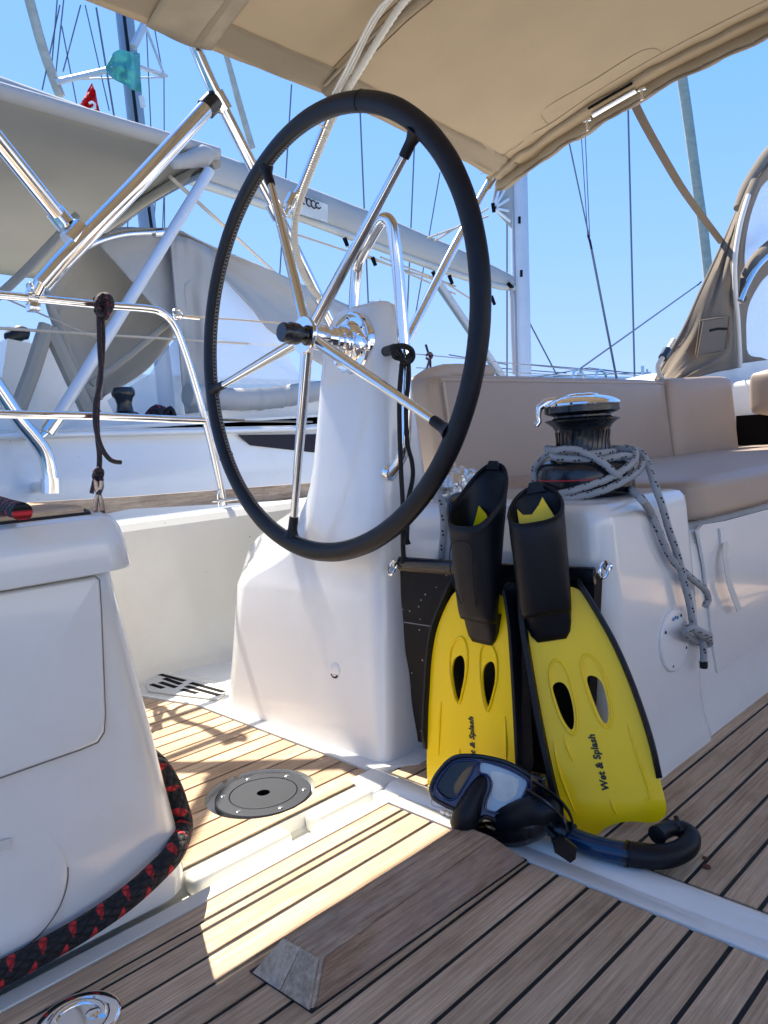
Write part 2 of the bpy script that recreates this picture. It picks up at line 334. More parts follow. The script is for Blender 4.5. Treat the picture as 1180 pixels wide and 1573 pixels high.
# water
m,t,b=nm('sea_water'); b.inputs['Base Color'].default_value=(.02,.09,.12,1); b.inputs['Roughness'].default_value=.08
n=t.nodes.new('ShaderNodeTexNoise'); n.inputs['Scale'].default_value=1.5; g=t.nodes.new('ShaderNodeNewGeometry'); t.links.new(g.outputs['Position'],n.inputs[0]); bp=t.nodes.new('ShaderNodeBump'); bp.inputs['Distance'].default_value=.3; bp.inputs['Strength'].default_value=.5; t.links.new(n.outputs[0],bp.inputs['Height']); t.links.new(bp.outputs[0],b.inputs['Normal'])
struct(mobj('water',[(-3000,-3000,-1.4),(3000,-3000,-1.4),(3000,3000,-1.4),(-3000,3000,-1.4)],[(0,1,2,3)],m,smooth=False))
PITCH=.0535; SEAM=.0072; TH=.007
plank_cache={}
def plank(parent,y0,y1,fa,fb,mat_,z=0.0):
    xa,xb=[fa(y0),fa(y1)],[fb(y0),fb(y1)]
    straight=abs(xa[0]-xa[1])<1e-6 and abs(xb[0]-xb[1])<1e-6 and abs(fa((y0+y1)/2)-xa[0])<1e-6 and abs(fb((y0+y1)/2)-xb[0])<1e-6
    if straight:
        if xb[0]-xa[0]<.004: return
        L=round(xb[0]-xa[0],4); W=round(y1-y0,4); key=(L,W,mat_.name)
        if key not in plank_cache:
            c=.0008
            v=[(0,0,-TH),(L,0,-TH),(L,W,-TH),(0,W,-TH),(0,0,-c),(L,0,-c),(L,W,-c),(0,W,-c),(c,c,0),(L-c,c,0),(L-c,W-c,0),(c,W-c,0)]
            f=[(3,2,1,0),(8,9,10,11)]+[(i,(i+1)%4,(i+1)%4+4,i+4) for i in range(4)]+[(i+4,(i+1)%4+4,(i+1)%4+8,i+8) for i in range(4)]
            me=bpy.data.meshes.new('plank'); me.from_pydata(v,[],f); me.materials.append(mat_); plank_cache[key]=me
        o=link('plank',plank_cache[key],None,parent); o.location=V((xa[0],y0,z))-worg(parent); return o
    n=7; ys=[y0+(y1-y0)*i/n for i in range(n+1)]
    A=[(fa(y),y) for y in ys]; B=[(fb(y),y) for y in ys]
    pts=[(a,b) for (a,b),(c,d) in zip(A,B) if c>a+.001]+[(c,d) for (a,b),(c,d) in list(zip(A,B))[::-1] if c>a+.001]
    if len(pts)<4: return
    return pobj('plank',[(p[0],p[1],z-TH) for p in pts],(0,0,TH),mat_,parent,smooth=False)
# aft cockpit sole
sole=struct(pobj('cockpit_sole',[(-.9,-1.45,-.06),(.972,-1.45,-.06),(.972,1.03,-.06),(-.9,1.03,-.06)],(0,0,.0575),CAULK,smooth=False))
y=1.03-.0395
plank(sole,y+SEAM/2,1.029,lambda q:-.9,lambda q:.971,TEAK)
SE0=.6484; ys_=[]
k=0
yy=SE0
while yy<.99: yy+=PITCH
while yy>-1.4:
    if yy<1.0: ys_.append(yy)
    yy-=PITCH
prev=.9905
for sy in ys_:
    if prev-sy>.02: plank(sole,sy+SEAM/2,prev-SEAM/2,lambda q:-.9,lambda q:.971,TEAK)
    prev=sy
# helm sole with round hole
dc=(.845,1.275); HR=.112

def circ(c,r,n=40,z=0,a0=0): return [(c[0]+r*math.cos(2*PI*i/n+a0),c[1]+r*math.sin(2*PI*i/n+a0),z) for i in range(n)]
struct(pobj('cockpit_moulding',[(-.9,1.03,-.12),(1.5,1.03,-.12),(1.5,2.6,-.12),(-.9,2.6,-.12)],(0,0,.06),GEL2,smooth=False))
def hx(q):      # forward limit of the helm teak
    if q<1.86: return 1.047
    return 1.047-(q-1.86)*.28
def hx1(q):
    if q<1.165: return 1.025+ (q-1.145)*1.0
    return hx(q)
ol=[(-.3,1.143,-.0035),(1.02,1.143,-.0035),(1.05,1.17,-.0035),(1.05,1.86,-.0035),(.975,2.13,-.0035),(-.3,2.13,-.0035)]
helm=struct(plate('helm_sole',ol,[circ(dc,HR,40,-.0035)],(0,0,-.055),CAULK))
hp=.0533; y0=1.147; 
def hcut(q):
    d=HR*HR-(q-dc[1])**2
    return math.sqrt(d) if d>0 else 0
yy=1.147
while yy<2.1:
    a,b=yy+.001,yy+hp-.0055
    if b<dc[1]-HR or a>dc[1]+HR: plank(helm,a,b,lambda q:-.3,hx1,TEAK)
    else:
        lo=a; segs=[]
        if a<dc[1]-HR<b: plank(helm,a,dc[1]-HR,lambda q:-.3,hx1,TEAK); lo=dc[1]-HR
        hi=min(b,dc[1]+HR)
        plank(helm,lo,hi,lambda q:-.3,lambda q:dc[0]-hcut(q),TEAK); plank(helm,lo,hi,lambda q:dc[0]+hcut(q),hx1,TEAK)
        if hi<b: plank(helm,hi,b,lambda q:-.3,hx1,TEAK)
    yy+=hp
# side sole ahead of the gutter, between pedestal, winch pod and centre line
def sx(q): return 1.074
side=struct(pobj('side_sole',[(1.066,-1.45,-.06),(4.4,-1.45,-.06),(4.4,.74,-.06),(1.4,.74,-.06),(1.4,1.13,-.06),(1.066,1.13,-.06)],(0,0,.0575),CAULK,smooth=False))
yy=SE0+PITCH*8; prev=1.125
while yy>-1.4:
    if yy<1.1 and prev-yy>.012:
        plank(side,yy+SEAM/2,prev-SEAM/2,sx,(lambda q:4.35) if yy<.69 else (lambda q:1.39),TEAK)
    if yy<1.1: prev=yy
    yy-=PITCH
# gutter with raised rib between the soles
def extrude_profile(name,prof,y0,y1,mt,parent=None,n=1):
    v=[];f=[]
    for i in range(n+1):
        yv=y0+(y1-y0)*i/n
        for x,z in prof: v.append((x,yv,z))
    m_=len(prof)
    for i in range(n):
        for k in range(m_-1): f.append((i*m_+k,i*m_+k+1,(i+1)*m_+k+1,(i+1)*m_+k))
    f.append(tuple(range(m_))); f.append(tuple(n*m_+k for k in range(m_)))
    return mobj(name,v,f,mt,parent,ang=30)
prof=[(.9735,-.05),(.9735,.0025),(.999,.003),(1.003,.001),(1.007,.001),(1.011,.004),(1.018,.0085),(1.03,.0115),(1.045,.0115),(1.055,.009),(1.0615,.003),(1.063,-.05)]
struct(extrude_profile('sole_gutter',prof,-1.45,1.075,GEL))
g=G()
# longitudinal drain channel
prof2=[(1.031,-.06),(1.031,.002),(1.060,.002),(1.068,-.003),(1.076,-.030),(1.09,-.036),(1.132,-.036),(1.140,-.030),(1.1425,-.004),(1.1425,-.06)]
v=[];f=[]
for xx in (-.3,1.063):
    for yv,z in prof2: v.append((xx,yv,z))
n=len(prof2)
for k in range(n-1): f.append((k,k+1,n+k+1,n+k))
f+= [tuple(range(n)),tuple(n+k for k in range(n))]
chan=struct(mobj('drain_channel',v,f,GEL2,ang=25))
for a,b in ((.585,.79),(.845,1.0)):
    rbox('channel_lip',(a,1.094,-.04),(b,1.137,.0005),.012,GEL2,chan,seg=4)
# white margin at foot of the pedestal and inboard
mar=struct(pobj('sole_margin',[(1.0505,1.172,-.05),(1.14,1.10,-.05),(1.38,1.10,-.05),(1.5,2.3,-.05),(1.06,2.3,-.05),(.978,2.135,-.05),(1.0505,1.862,-.05)],(0,0,.053),GEL,smooth=False))
struct(rbox('channel_end',(.99,1.078,-.05),(1.0645,1.168,.0055),.010,GEL,None,seg=3))
# drain grate
A=[AZ(223,1052,.006),AZ(243,1036,.006),AZ(345,1056,.006),AZ(346,1067,.006),AZ(335,1076,.006),AZ(228,1063,.006)]
gt=thing('drain_grate','grey slotted drain cover in the corner behind the wheel pedestal','drain cover',(1.1,2.05,.0))
pobj('cover_plate',A,(0,0,.004),GELN,gt,smooth=False)
def slot(px0,px1,w):
    a=AZ(*px0,.0102);b=AZ(*px1,.0102);d=(b-a).normalized();nrm=V((-d.y,d.x,0))*w
    pobj('slot',[a-nrm,b-nrm,b+nrm,a+nrm],(0,0,.0006),DARK,gt,smooth=False)
for q in (((246,1036),(284,1046)),((252,1042),(278,1051)),((246,1048),(271,1056)),((232,1051),(251,1057)),((293,1049),(344,1063)),((286,1054),(337,1068)),((279,1059),(303,1065))): slot(*q,.008)
struct(pobj('grate_rim',[p+V((0,0,-.05)) for p in [AZ(214,1053,0),AZ(240,1032,0),AZ(350,1052,0),AZ(350,1070,0),AZ(337,1081,0),AZ(226,1068,0)]],(0,0,.0545),GEL2,smooth=False))
# port coaming (inner wall of the helm cockpit), curved foot
def coam(u,v_):
    x=-.6+3.2*u
    prof=[(2.20,0),(2.215,.012),(2.235,.035),(2.25,.09),(2.262,.2),(2.272,.3),(2.28,.42),(2.288,.47),(2.31,.492),(2.36,.5)]
    i=min(int(v_*9),8); t_=v_*9-i; a=prof[i]; b=prof[i+1]; yv=a[0]+(b[0]-a[0])*t_; z=a[1]+(b[1]-a[1])*t_
    if x<1.12: yv-= (1.12-x)*.12
    if x>1.25 and z<.15: yv-= min(.16,(x-1.25)*.5)*(1-z/.15)
    return (x,yv,z-.002)
gv,gf=grid(coam,40,27)
struct(mobj('coaming_wall',gv,gf,GEL2))
struct(pobj('side_deck',[(-.9,2.20,.488),(1.12,2.355,.488),(9,2.355,.488),(9,3.05,.44),(-.9,3.05,.44)],(0,0,.008),GEL,smooth=False))
struct(mobj('own_hull',[(-.9,3.05,.44),(9,3.05,.44),(9,2.95,-1.5),(-.9,2.95,-1.5)],[(0,1,2,3)],GEL,smooth=False))
YB=2.46
tb_=[AY(a,b,YB) for a,b in ((34,792),(36,779),(46,772),(200,763),(450,744),(650,729),(650,757),(450,768),(200,782),(150,792))]
tag(pobj('toe_board',tb_,(0,.028,0),TEAKG,None,ang=30),'long weathered teak board standing along the port deck edge behind the wheel','board')
# starboard side and aft end of the cockpit (closes the space the steel mirrors)
struct(rbox('starboard_coaming',(-.9,-2.3,-.1),(4.4,-1.45,.52),.05,GEL,None))
struct(rbox('transom',(-1.5,-2.3,-.5),(-.9,3.0,.02),.03,GEL,None))
struct(rbox('bathing_platform',(-2.8,-2.0,-.9),(-1.5,2.6,-.45),.04,GEL2,None))
fill_yacht=thing('sailing_yacht','unseen white sailing yacht added to starboard to bounce sunlight into the cockpit','yacht',(1,-5,-1.3))  # added yacht out of view; its sunlit hull fills the shaded cockpit
prof_=[(-3.35,1.42),(-3.32,1.35),(-3.32,1.1),(-3.36,.3),(-3.55,-.5),(-4.0,-1.4)]; v=[];f=[]
for xx,k_ in ((-5,.1),(0,0),(5,.05),(10,.6)):
    for a,b in prof_: v.append((xx,a-k_,b))
for i in range(3):
    for k in range(5): f.append((i*6+k,i*6+k+1,(i+1)*6+k+1,(i+1)*6+k))
mobj('hull',v,f,GEL,fill_yacht); rbox('deck',(-5,-8,1.3),(9,-3.40,1.40),.03,GELN,fill_yacht); rbox('cabin',(-1,-7.2,1.4),(6,-4.3,1.95),.15,GEL,fill_yacht); rbox('cockpit_cushion',(-4,-4.9,1.4),(-1.2,-4.4,1.55),.05,VINYLC,fill_yacht)
# ================================================================ PEDESTAL
ped=thing('steering_pedestal','white moulded pedestal that carries the steering wheel, flared at its foot','pedestal',(1.2,1.4,0))
def lev(z,xa,xf,ys,yp,r): return (z,xa,xf,ys,yp,r)
LV=[(0,1.088,1.42,1.155,1.782,.035,2.10),(.012,1.09,1.42,1.157,1.780,.035,2.10),(.12,1.108,1.42,1.168,1.772,.04,2.10),(.24,1.127,1.41,1.180,1.766,.045,2.10),(.33,1.141,1.40,1.189,1.758,.045,2.09),(.355,1.146,1.40,1.192,1.738,.045,2.08),(.372,1.149,1.40,1.193,1.700,.045,2.075),(.40,1.153,1.395,1.195,1.630,.045,2.055),(.43,1.158,1.39,1.198,1.570,.045,2.01),(.47,1.165,1.39,1.203,1.520,.045,1.93),(.52,1.174,1.38,1.207,1.490,.045,1.79),(.56,1.18,1.375,1.21,1.482,.045,1.69),(.60,1.187,1.37,1.212,1.478,.045,1.62),(.66,1.197,1.365,1.216,1.474,.045,1.56),(.72,1.206,1.36,1.219,1.472,.045,1.53),(.82,1.222,1.35,1.224,1.468,.045,1.50),(.92,1.238,1.342,1.228,1.462,.046,1.485),(.965,1.246,1.338,1.230,1.456,.046,1.475),(.995,1.253,1.333,1.235,1.444,.044,1.46),(1.015,1.262,1.327,1.246,1.424,.032,1.435),(1.025,1.272,1.318,1.262,1.400,.022,1.41),(1.029,1.288,1.305,1.29,1.37,.006,1.38)]
def rrect(xa,xf,ys,yp,r,z,n=6):
    o=[]
    for cx_,cy_,a0 in ((xa+r,ys+r,PI),(xf-r,ys+r,1.5*PI),(xf-r,yp-r,0),(xa+r,yp-r,.5*PI)):
        for i in range(n+1): a=a0+.5*PI*i/n; o.append((cx_+r*math.cos(a),cy_+r*math.sin(a),z))
    return o
def loft(name,secs,mt,parent,cap0=False,cap1=True,ang=50):
    m_=len(secs[0]); v=[p for s_ in secs for p in s_]; f=[]
    for i in range(len(secs)-1):
        for k in range(m_): q=(k+1)%m_; f.append((i*m_+k,i*m_+q,(i+1)*m_+q,(i+1)*m_+k))
    if cap0: f.append(tuple(range(m_))[::-1])
    if cap1: f.append(tuple((len(secs)-1)*m_+k for k in range(m_)))
    return mobj(name,v,f,mt,parent,ang=ang)
def skew(sec,a,b,c,d,d2): return [(x,(yv if yv<=c else c+(yv-c)*((d+(d2-d)*max(0,min(1,(x-a)/(b-a))))-c)/(d-c)),z) for x,yv,z in sec]
loft('housing',[skew(rrect(a,b,c,d,r,z),a,b,c,d,d2) for z,a,b,c,d,r,d2 in LV],GEL,ped)
# light in the housing
lp=AX(515,1030,1.116)

ldir=V((-1,0,.16)).normalized()
lt=lobj('courtesy_light',[(0,.006),(.013,.006),(.0175,.003),(.019,-.004)],lp+V((.003,0,0)),ldir,WHITEP,ped,n=28)
pobj('light_slot',[lp+V((-.0045,dy,dz)) for dy,dz in ((-.012,-.008),(.012,-.008),(.010,-.014),(.004,-.0175),(-.004,-.0175),(-.010,-.014))],(.003,0,0),GREYP,lt)
# ================================================================ WHEEL
WC=V((1.13,1.328,.944)); WR=.507
yaw,tl=-.055,.069
ea=V((-math.sin(yaw),math.cos(yaw),0)); n0=V((math.cos(yaw),math.sin(yaw),0)); eb=V((0,0,1))*math.cos(tl)+n0*math.sin(tl); en=ea.cross(eb).normalized()
if en.x>0: en=-en                     # toward the helmsman (aft)
def wp(deg,r,h=0): a=R(deg); return WC+(-ea)*(r*math.cos(a))+eb*(r*math.sin(a))+en*h
wh=thing('steering_wheel','large black leather covered steering wheel with five steel spokes','steering wheel',WC)
# rim with oval section
v=[];f=[];NS,NT=144,20
for i in range(NS):
    a=360*i/NS
    for k in range(NT):
        b=2*PI*k/NT; wob=1+.02*math.sin(i*.9)*math.sin(i*.37)
        v.append(wp(a,WR-.0205+.0215*wob*math.cos(b),.0165*math.sin(b)))
for i in range(NS):
    for k in range(NT): f.append((i*NT+k,i*NT+(k+1)%NT,((i+1)%NS)*NT+(k+1)%NT,((i+1)%NS)*NT+k))
rim=mobj('rim',v,f,LEATH,wh)
g=G()
for i in range(300):
    a=i*1.2
    for s_ in (-1,1):
        p0=wp(a-.38,WR-.0417,-.001-.0048*s_); p1=wp(a+.38,WR-.0417,-.001+.0048*s_)
        # lie on the inside of the oval, slightly to the helmsman's side
        g.add(*tube([p0,p1],.0009,n=4))
st=g.obj('stitching',THREAD,rim); st['kind']='stuff'
for a in (70,212):
    g=G(); pts=[wp(a,WR-.0205+.0222*math.cos(2*PI*k/24),.0172*math.sin(2*PI*k/24)) for k in range(24)]
    g.add(*tube(pts,.0008,n=5,closed=True)); g.obj('seam',LEATH,rim)
SP=[46,114,189,256,330]
for a in SP:
    g=G(); pts=[wp(a,.03+.400*i/8,.022*(1-(i/8))**1.0) for i in range(9)]; rr=[.0138-.0052*i/8 for i in range(9)]
    g.add(*tube(pts,rr,n=20)); sp_=g.obj('spoke',STEEL,wh)
    g=G(); pts=[wp(a,.422+.050*i/5,0) for i in range(6)]; g.add(*tube(pts,[.0108,.0112,.0112,.0115,.0145,.019],n=18)); g.obj('spoke_sleeve',LEATH,wh)
hub=lobj('hub',[(0,-.075),(.020,-.075),(.020,-.02),(.030,-.018),(.030,.024),(.0405,.026),(.042,.029),(.042,.036),(.040,.039),(.025,.040),(0,.040)],WC,en,CHROME,wh)
lobj('hub_knob',[(0,.041),(.0185,.041),(.0185,.050),(.023,.052),(.024,.056),(.024,.074),(.0215,.077),(.0215,.092),(.019,.0955),(0,.0955)],WC,en,PLB,wh,n=40)
# chrome bearing plate on the pedestal
fl=thing('bearing_flange','round chrome flange bolted to the pedestal behind the wheel hub','flange',(1.24,1.35,.93))
fc=WC-en*.105+V((.004,.008,-.003))
lobj('flange_plate',[(.0,-.02),(.073,-.02),(.073,.004),(.070,.008),(.066,.009),(.052,.010),(.046,.018),(.040,.022),(.034,.024),(0,.024)],fc,en,CHROME,fl)
lobj('shaft_collar',[(.0,.02),(.034,.022),(.036,.03),(.036,.044),(.031,.047),(.031,.058),(.027,.061),(.027,.075),(0,.075)],fc,en,CHROME,fl)
for k in range(6):
    a=R(30+60*k); c=fc+ea*(.058*math.cos(a))+eb*(.058*math.sin(a))
    b_=lobj('bolt',[(0,.0125),(.0045,.0125),(.0068,.0105),(.0072,.008)],c,en,STEEL,fl,n=16); lobj('bolt_socket',[(0,.0132),(.0028,.0132),(.0028,.012)],c,en,DARK,b_,n=6)
# steel grab arch on the pedestal
ga=thing('grab_rail','polished steel arch bent over the top of the pedestal','grab rail',(1.25,1.2,.6))
Pf=[AY(600,727,1.205),AY(612,712,1.185),AY(620,688,1.165),AY(623,640,1.16),AY(622,560,1.16),AY(617,480,1.16),AY(611,410,1.16),AY(605,365,1.16),AY(601,345,1.163),AY(593,336,1.175),AY(583,343,1.20),AY(566,372,1.26),AY(551,402,1.33),AY(547,425,1.35),AY(544,470,1.36),AY(542,520,1.36)]
tobj('arch',Pf,.0135,STEEL,ga,sm=8,n=24)
lobj('arch_foot',[(0,.006),(.016,.006),(.018,.002),(.018,-.01)],Pf[0],V((-.1,-1,-.25)),STEEL,ga,n=24)
g=G(); g.add(*tube([AY(593,540,1.235),AY(606,536,1.17)],.0115,n=20)); g.obj('stand_off',GREYP,ga)
# black cord looped over the arch
cr_=thing('black_cord','black cord looped round the pedestal arch with two ends hanging down','cord',(1.2,1.15,.5))
def pl_(pts,yv): return [AY(a,b,yv) for a,b in pts]
tobj('cord_strand',pl_([(619,545),(614,600),(614,660),(616,720),(619,780),(619,830),(620,858)],1.135),.0052,RBLK,cr_,sm=6,n=10)
tobj('cord_strand',pl_([(627,548),(628,580),(624,625),(626,680),(633,710),(634,735),(627,770),(626,800),(625,832)],1.125),.0050,RBLK,cr_,sm=6,n=10)
g=G(); kp=[AY(605,541,1.13),AY(607,533,1.125),AY(622,532,1.12),AY(632,538,1.12),AY(634,549,1.125),AY(627,556,1.13),AY(617,551,1.135),AY(607,548,1.13)]
g.add(*tube(smoothpath(kp,6,True),.0062,n=10,closed=True)); kp=[AY(608,538,1.17),AY(616,540,1.185),AY(630,541,1.175),AY(630,548,1.13),AY(622,556,1.12),AY(614,549,1.125)]
g.add(*tube(smoothpath(kp,6,True),.0058,n=10,closed=True)); g.obj('cord_knot',RBLK,cr_)
for a,b,yv in ((620,862,1.135),(625,833,1.125)):
    c=AY(a,b,yv); lobj('cord_end',[(.0045,.014),(.006,.004),(.0085,-.004),(0,-.006)],c,(0,0,1),RBLK,cr_,n=12)
# ================================================================ DECK FITTINGS
dp=thing('deck_plate','round grey deck plate set flush in the sunlit helm floor','deck plate',(dc[0],dc[1],-.02))
lobj('recess',[(HR-.0005,0.0),(HR-.001,-.016),(HR-.004,-.018),(.05,-.018),(0,-.018)],(dc[0],dc[1],-.0008),(0,0,1),GEL2,dp,n=56,cap=False)
dd=(dc[0]+.003,dc[1]-.006)
pl=lobj('plate_ring',[(.068,-.0165),(.0985,-.0165),(.0985,-.004),(.0965,-.0015),(.0705,-.0008),(.0695,-.003)],(dd[0],dd[1],0),(0,0,1),GREYP,dp,n=64,cap=False)
lobj('cover_disc',[(0,-.016),(.0688,-.016),(.0688,-.0022),(.0675,-.0008),(.0135,-.0008),(.0132,-.013),(0,-.013)],(dd[0],dd[1],0),(0,0,1),GREYP,dp,n=64)
for k in range(6):
    a=R(60*k+18); s_=lobj('screw',[(.0,-.0002),(.0035,-.0004),(.0052,-.0012)],(dd[0]+.083*math.cos(a),dd[1]+.083*math.sin(a),0.0006),(0,0,1),STEEL,dp,n=14)
lobj('key_socket',[(.0131,-.0022),(.0128,-.0125),(0,-.0125)],(dd[0],dd[1],0),(0,0,1),DARK,dp,n=24,cap=False)
for k in range(8):
    a=2*PI*k/8; lobj('socket_notch',[(.0028,-.0013),(.0028,-.012)],(dd[0]+.0125*math.cos(a),dd[1]+.0125*math.sin(a),0.0016),(0,0,1),DARK,dp,n=8) if False else None
# flush pull latch
lc=V((.322,.935,0)); la=thing('flush_latch','round chrome flush ring latch let into the teak floor','latch',lc)
lobj('latch_rim',[(.036,.0025),(.0385,.0045),(.048,.0048),(.0515,.003),(.0525,0)],lc,(0,0,1),CHROME,la,n=56,cap=False)
lobj('latch_bowl',[(.0365,.0026),(.033,-.0005),(.0,-.001)],lc+V((0,0,.0016)),(0,0,1),STEEL,la,n=56)
g=G(); pts=[lc+V((.030*math.cos(R(a)),.030*math.sin(R(a)),.0046)) for a in range(-40,225,12)]; g.add(*tube(pts,.0048,n=12,flat=.6)); g.obj('pull_ring',CHROME,la)
lobj('latch_pivot',[(0,.0078),(.006,.0075),(.0095,.0055),(.0095,.001)],lc+V((.018,-.006,0)),(0,0,1),CHROME,la,n=24)
pobj('finger_well',[lc+V((.017*math.cos(2*PI*k/24)-.006,.024*math.sin(2*PI*k/24)+.004,.0008)) for k in range(24)],(0,0,.0012),DARK,la)
# hinges on the gutter
for i,(a,b) in enumerate(((690,1256),)):
    h_=thing('gutter_hinge','small white hinge let into the white floor gutter beside the mask','hinge',AZ(a,b,.004)); c=AZ(a,b,0)
    for k in (-1,0,1): rbox('hinge_knuckle',(c.x-.005,c.y+k*.0125-.0058,.003),(c.x+.005,c.y+k*.0125+.0058,.0115),.003,ALU,h_,seg=2)
# teak foot brace
zt=.046
W0=[AZ(392,1492,0),AZ(480,1552,0),V((.9725,.712,0)),V((.9725,.858,0))]
W1=[AZ(436,1440,zt),AZ(494,1472,zt),V((.932,.744,zt)),V((.932,.812,zt))]
W0[0].x=.520;W0[1].x=.527
fb=thing('foot_brace','long wedge shaped teak foot brace fixed to the cockpit floor','foot brace',(.75,.78,0))
v=[p+V((0,0,.0005)) for p in W0]+W1
bm=bmesh.new(); vv=[bm.verts.new(p) for p in v]
for q in ((4,5,6,7),(1,2,6,5),(3,0,4,7),(2,3,7,6),(0,1,5,4),(3,2,1,0)): bm.faces.new([vv[i] for i in q])
bmesh.ops.bevel(bm,geom=[e for e in bm.edges if e.verts[0].co.z>.01 or e.verts[1].co.z>.01],offset=.0035,segments=2,profile=.6,affect='EDGES')
bm.verts.index_update(); ve=[p.co.copy() for p in bm.verts]; fa=[tuple(x.index for x in q.verts) for q in bm.faces]; bm.free()
mobj('brace_block',ve,fa,TEAKD,fb,ang=50)
cw=sum(W0,V((0,0,0)))/4
pobj('bedding_seam',[cw+(p-cw)*V((1.0,1.0,1)).x+V((math.copysign(.0035,p.x-cw.x) if p.x<.9 else 0,math.copysign(.0045,p.y-cw.y),.0006)) for p in W0],(0,0,.0012),CAULK,fb,smooth=False)
# end face in two grey end-grain pieces
e0,e1,e2,e3=[p+V((-.0016,0,.0006)) for p in (W0[0],W0[1],W1[1],W1[0])]; off=V((-.0012,0,.0004))
TEAKS=teak('teak_side_shaded',(.19,.112,.07),(.42,.275,.185),dirt=.42,sc=(6,120,120))  # stained grain, darkened to paint in the shade of this side
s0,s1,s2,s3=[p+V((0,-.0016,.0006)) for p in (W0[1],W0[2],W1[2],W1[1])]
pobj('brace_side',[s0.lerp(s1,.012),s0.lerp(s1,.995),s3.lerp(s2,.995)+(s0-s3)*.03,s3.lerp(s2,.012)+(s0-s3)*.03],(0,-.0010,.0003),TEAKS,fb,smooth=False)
mb=e0.lerp(e1,.5); mt_=e3.lerp(e2,.5)
pobj('end_grain_piece',[e0.lerp(mb,.02),e0.lerp(mb,.985),e3.lerp(mt_,.985),e3.lerp(mt_,.05)],off,TEAKE,fb,smooth=False)
pobj('end_grain_piece',[mb.lerp(e1,.015),mb.lerp(e1,.97),mt_.lerp(e2,.93),mt_.lerp(e2,.015)],off,TEAKE,fb,smooth=False)
# dry leaf bits
for i,(a,b,s_,lb) in enumerate(((1087,1332,.007,'larger scrap of dry reddish leaf on the teak right of the snorkel'),(1083,1319,.005,'tiny crumb of dry leaf behind the larger scrap on the teak'))):
    c=AZ(a,b,.001); tag(pobj('leaf_scrap',[c+V((s_*random.uniform(.5,1.2)*math.cos(k*.9),s_*random.uniform(.6,1.6)*math.sin(k*.9),0)) for k in range(7)],(0,0,.0022),LEAF,None,smooth=False),lb,'leaf')
# ================================================================ AFT PORT BENCH
be=thing('bench_locker','white moulded locker bench at the left edge with a teak slatted lid','locker',(0,1.5,0))
def bsec(z,x1,y1,r): # corner towards bow/starboard rounded
    o=[(-.9,y1,z)]
    for i in range(9): a=-PI/2+.5*PI*i/8; o.append((x1-r+r*math.cos(a),y1+r+r*math.sin(a),z))
    o+= [(x1,2.02,z),(-.9,2.02,z)]; return o
loft('locker_body',[bsec(z,x,yv,r) for z,x,yv,r in ((0,.575,1.080,.055),(.03,.580,1.080,.055),(.07,.578,1.079,.057),(.15,.565,1.076,.06),(.3,.543,1.072,.068),(.45,.521,1.069,.075),(.535,.508,1.067,.08),(.548,.500,1.072,.08))],GEL,be,ang=30)
loft('lid',[bsec(z,x,yv,r) for z,x,yv,r in ((.542,.510,1.040,.055),(.5425,.5185,1.032,.06),(.547,.5195,1.031,.06),(.58,.514,1.034,.058),(.605,.508,1.039,.056),(.618,.500,1.047,.052),(.6235,.488,1.059,.045))],GEL,be,ang=30)
fr=[(x,1.072,z) for x,z in ((-.6,.30),(.35,.30),(.36,.29),(.375,.19))]
# hinged front panel, standing slightly proud
n_=V((0,-1,0))
pp=[AY(-60,918,1.07),AY(142,884,1.07),AY(149,890,1.07),AY(152,940,1.07),AY(158,1095,1.07),AY(156,1122,1.07),AY(146,1138,1.07),AY(120,1149,1.07),AY(-60,1212,1.07)]
bm=bmesh.new(); 
vs0=prism(pp,(0,-.012,0)); vv=[bm.verts.new(p) for p in vs0[0]]
for q in vs0[1]: bm.faces.new([vv[i] for i in q])
bm.normal_update()
bmesh.ops.bevel(bm,geom=[e for e in bm.edges if all(v.co.y<1.0601 for v in e.verts)],offset=.006,segments=3,profile=.5,affect='EDGES')
bm.verts.index_update(); ve=[p.co.copy() for p in bm.verts]; fa=[tuple(x.index for x in q.verts) for q in bm.faces]; bm.free()
mobj('front_panel',ve,fa,GEL,be,ang=40)
pc0=sum((p for p in pp),V((0,0,0)))/len(pp); pobj('panel_gap',[pc0+(p-pc0)*1.008+V((.0012,-.0075,-.0012)) for p in pp],(0,.004,0),SHADOWGAP,be,smooth=False)  # grey plate paints the shade line round the front panel
lobj('hatch_gap',[(0,.001),(.0895,.001),(.0900,-.004)],V((.292,1.078,.128)),(0,-1,.03),SHADOWGAP,be,n=64)
hc=V((.292,1.078,.128)); hr=.086
hat=lobj('inspection_hatch',[(hr+.0015,-.012),(hr+.0015,.001),(hr-.001,.0045),(hr-.004,.0055),(hr-.02,.006),(0,.006)],hc,(0,-1,.03),GEL,be,n=64)
pobj('hatch_catch',[AY(-10,1293,1.0705),AY(15,1287,1.0705),AY(16,1303,1.0705),AY(-10,1311,1.0705)],(0,-.003,0),GELN,hat,smooth=False)
# lid slats
for i in range(10):
    y_=1.075+i*.052
    xb=.455+min(.03,i*.02)
    pobj('slat',[(-.85,y_,.6236),(xb,y_,.6236),(xb,y_+.047,.6236),(-.85,y_+.047,.6236)],(0,0,.010),TEAK,be,smooth=False)
pobj('slat_backing',[(-.86,1.068,.6234),(.462,1.068,.6234),(.49,1.15,.6234),(.49,1.62,.6234),(-.86,1.62,.6234)],(0,0,.004),CAULK,be,smooth=False)
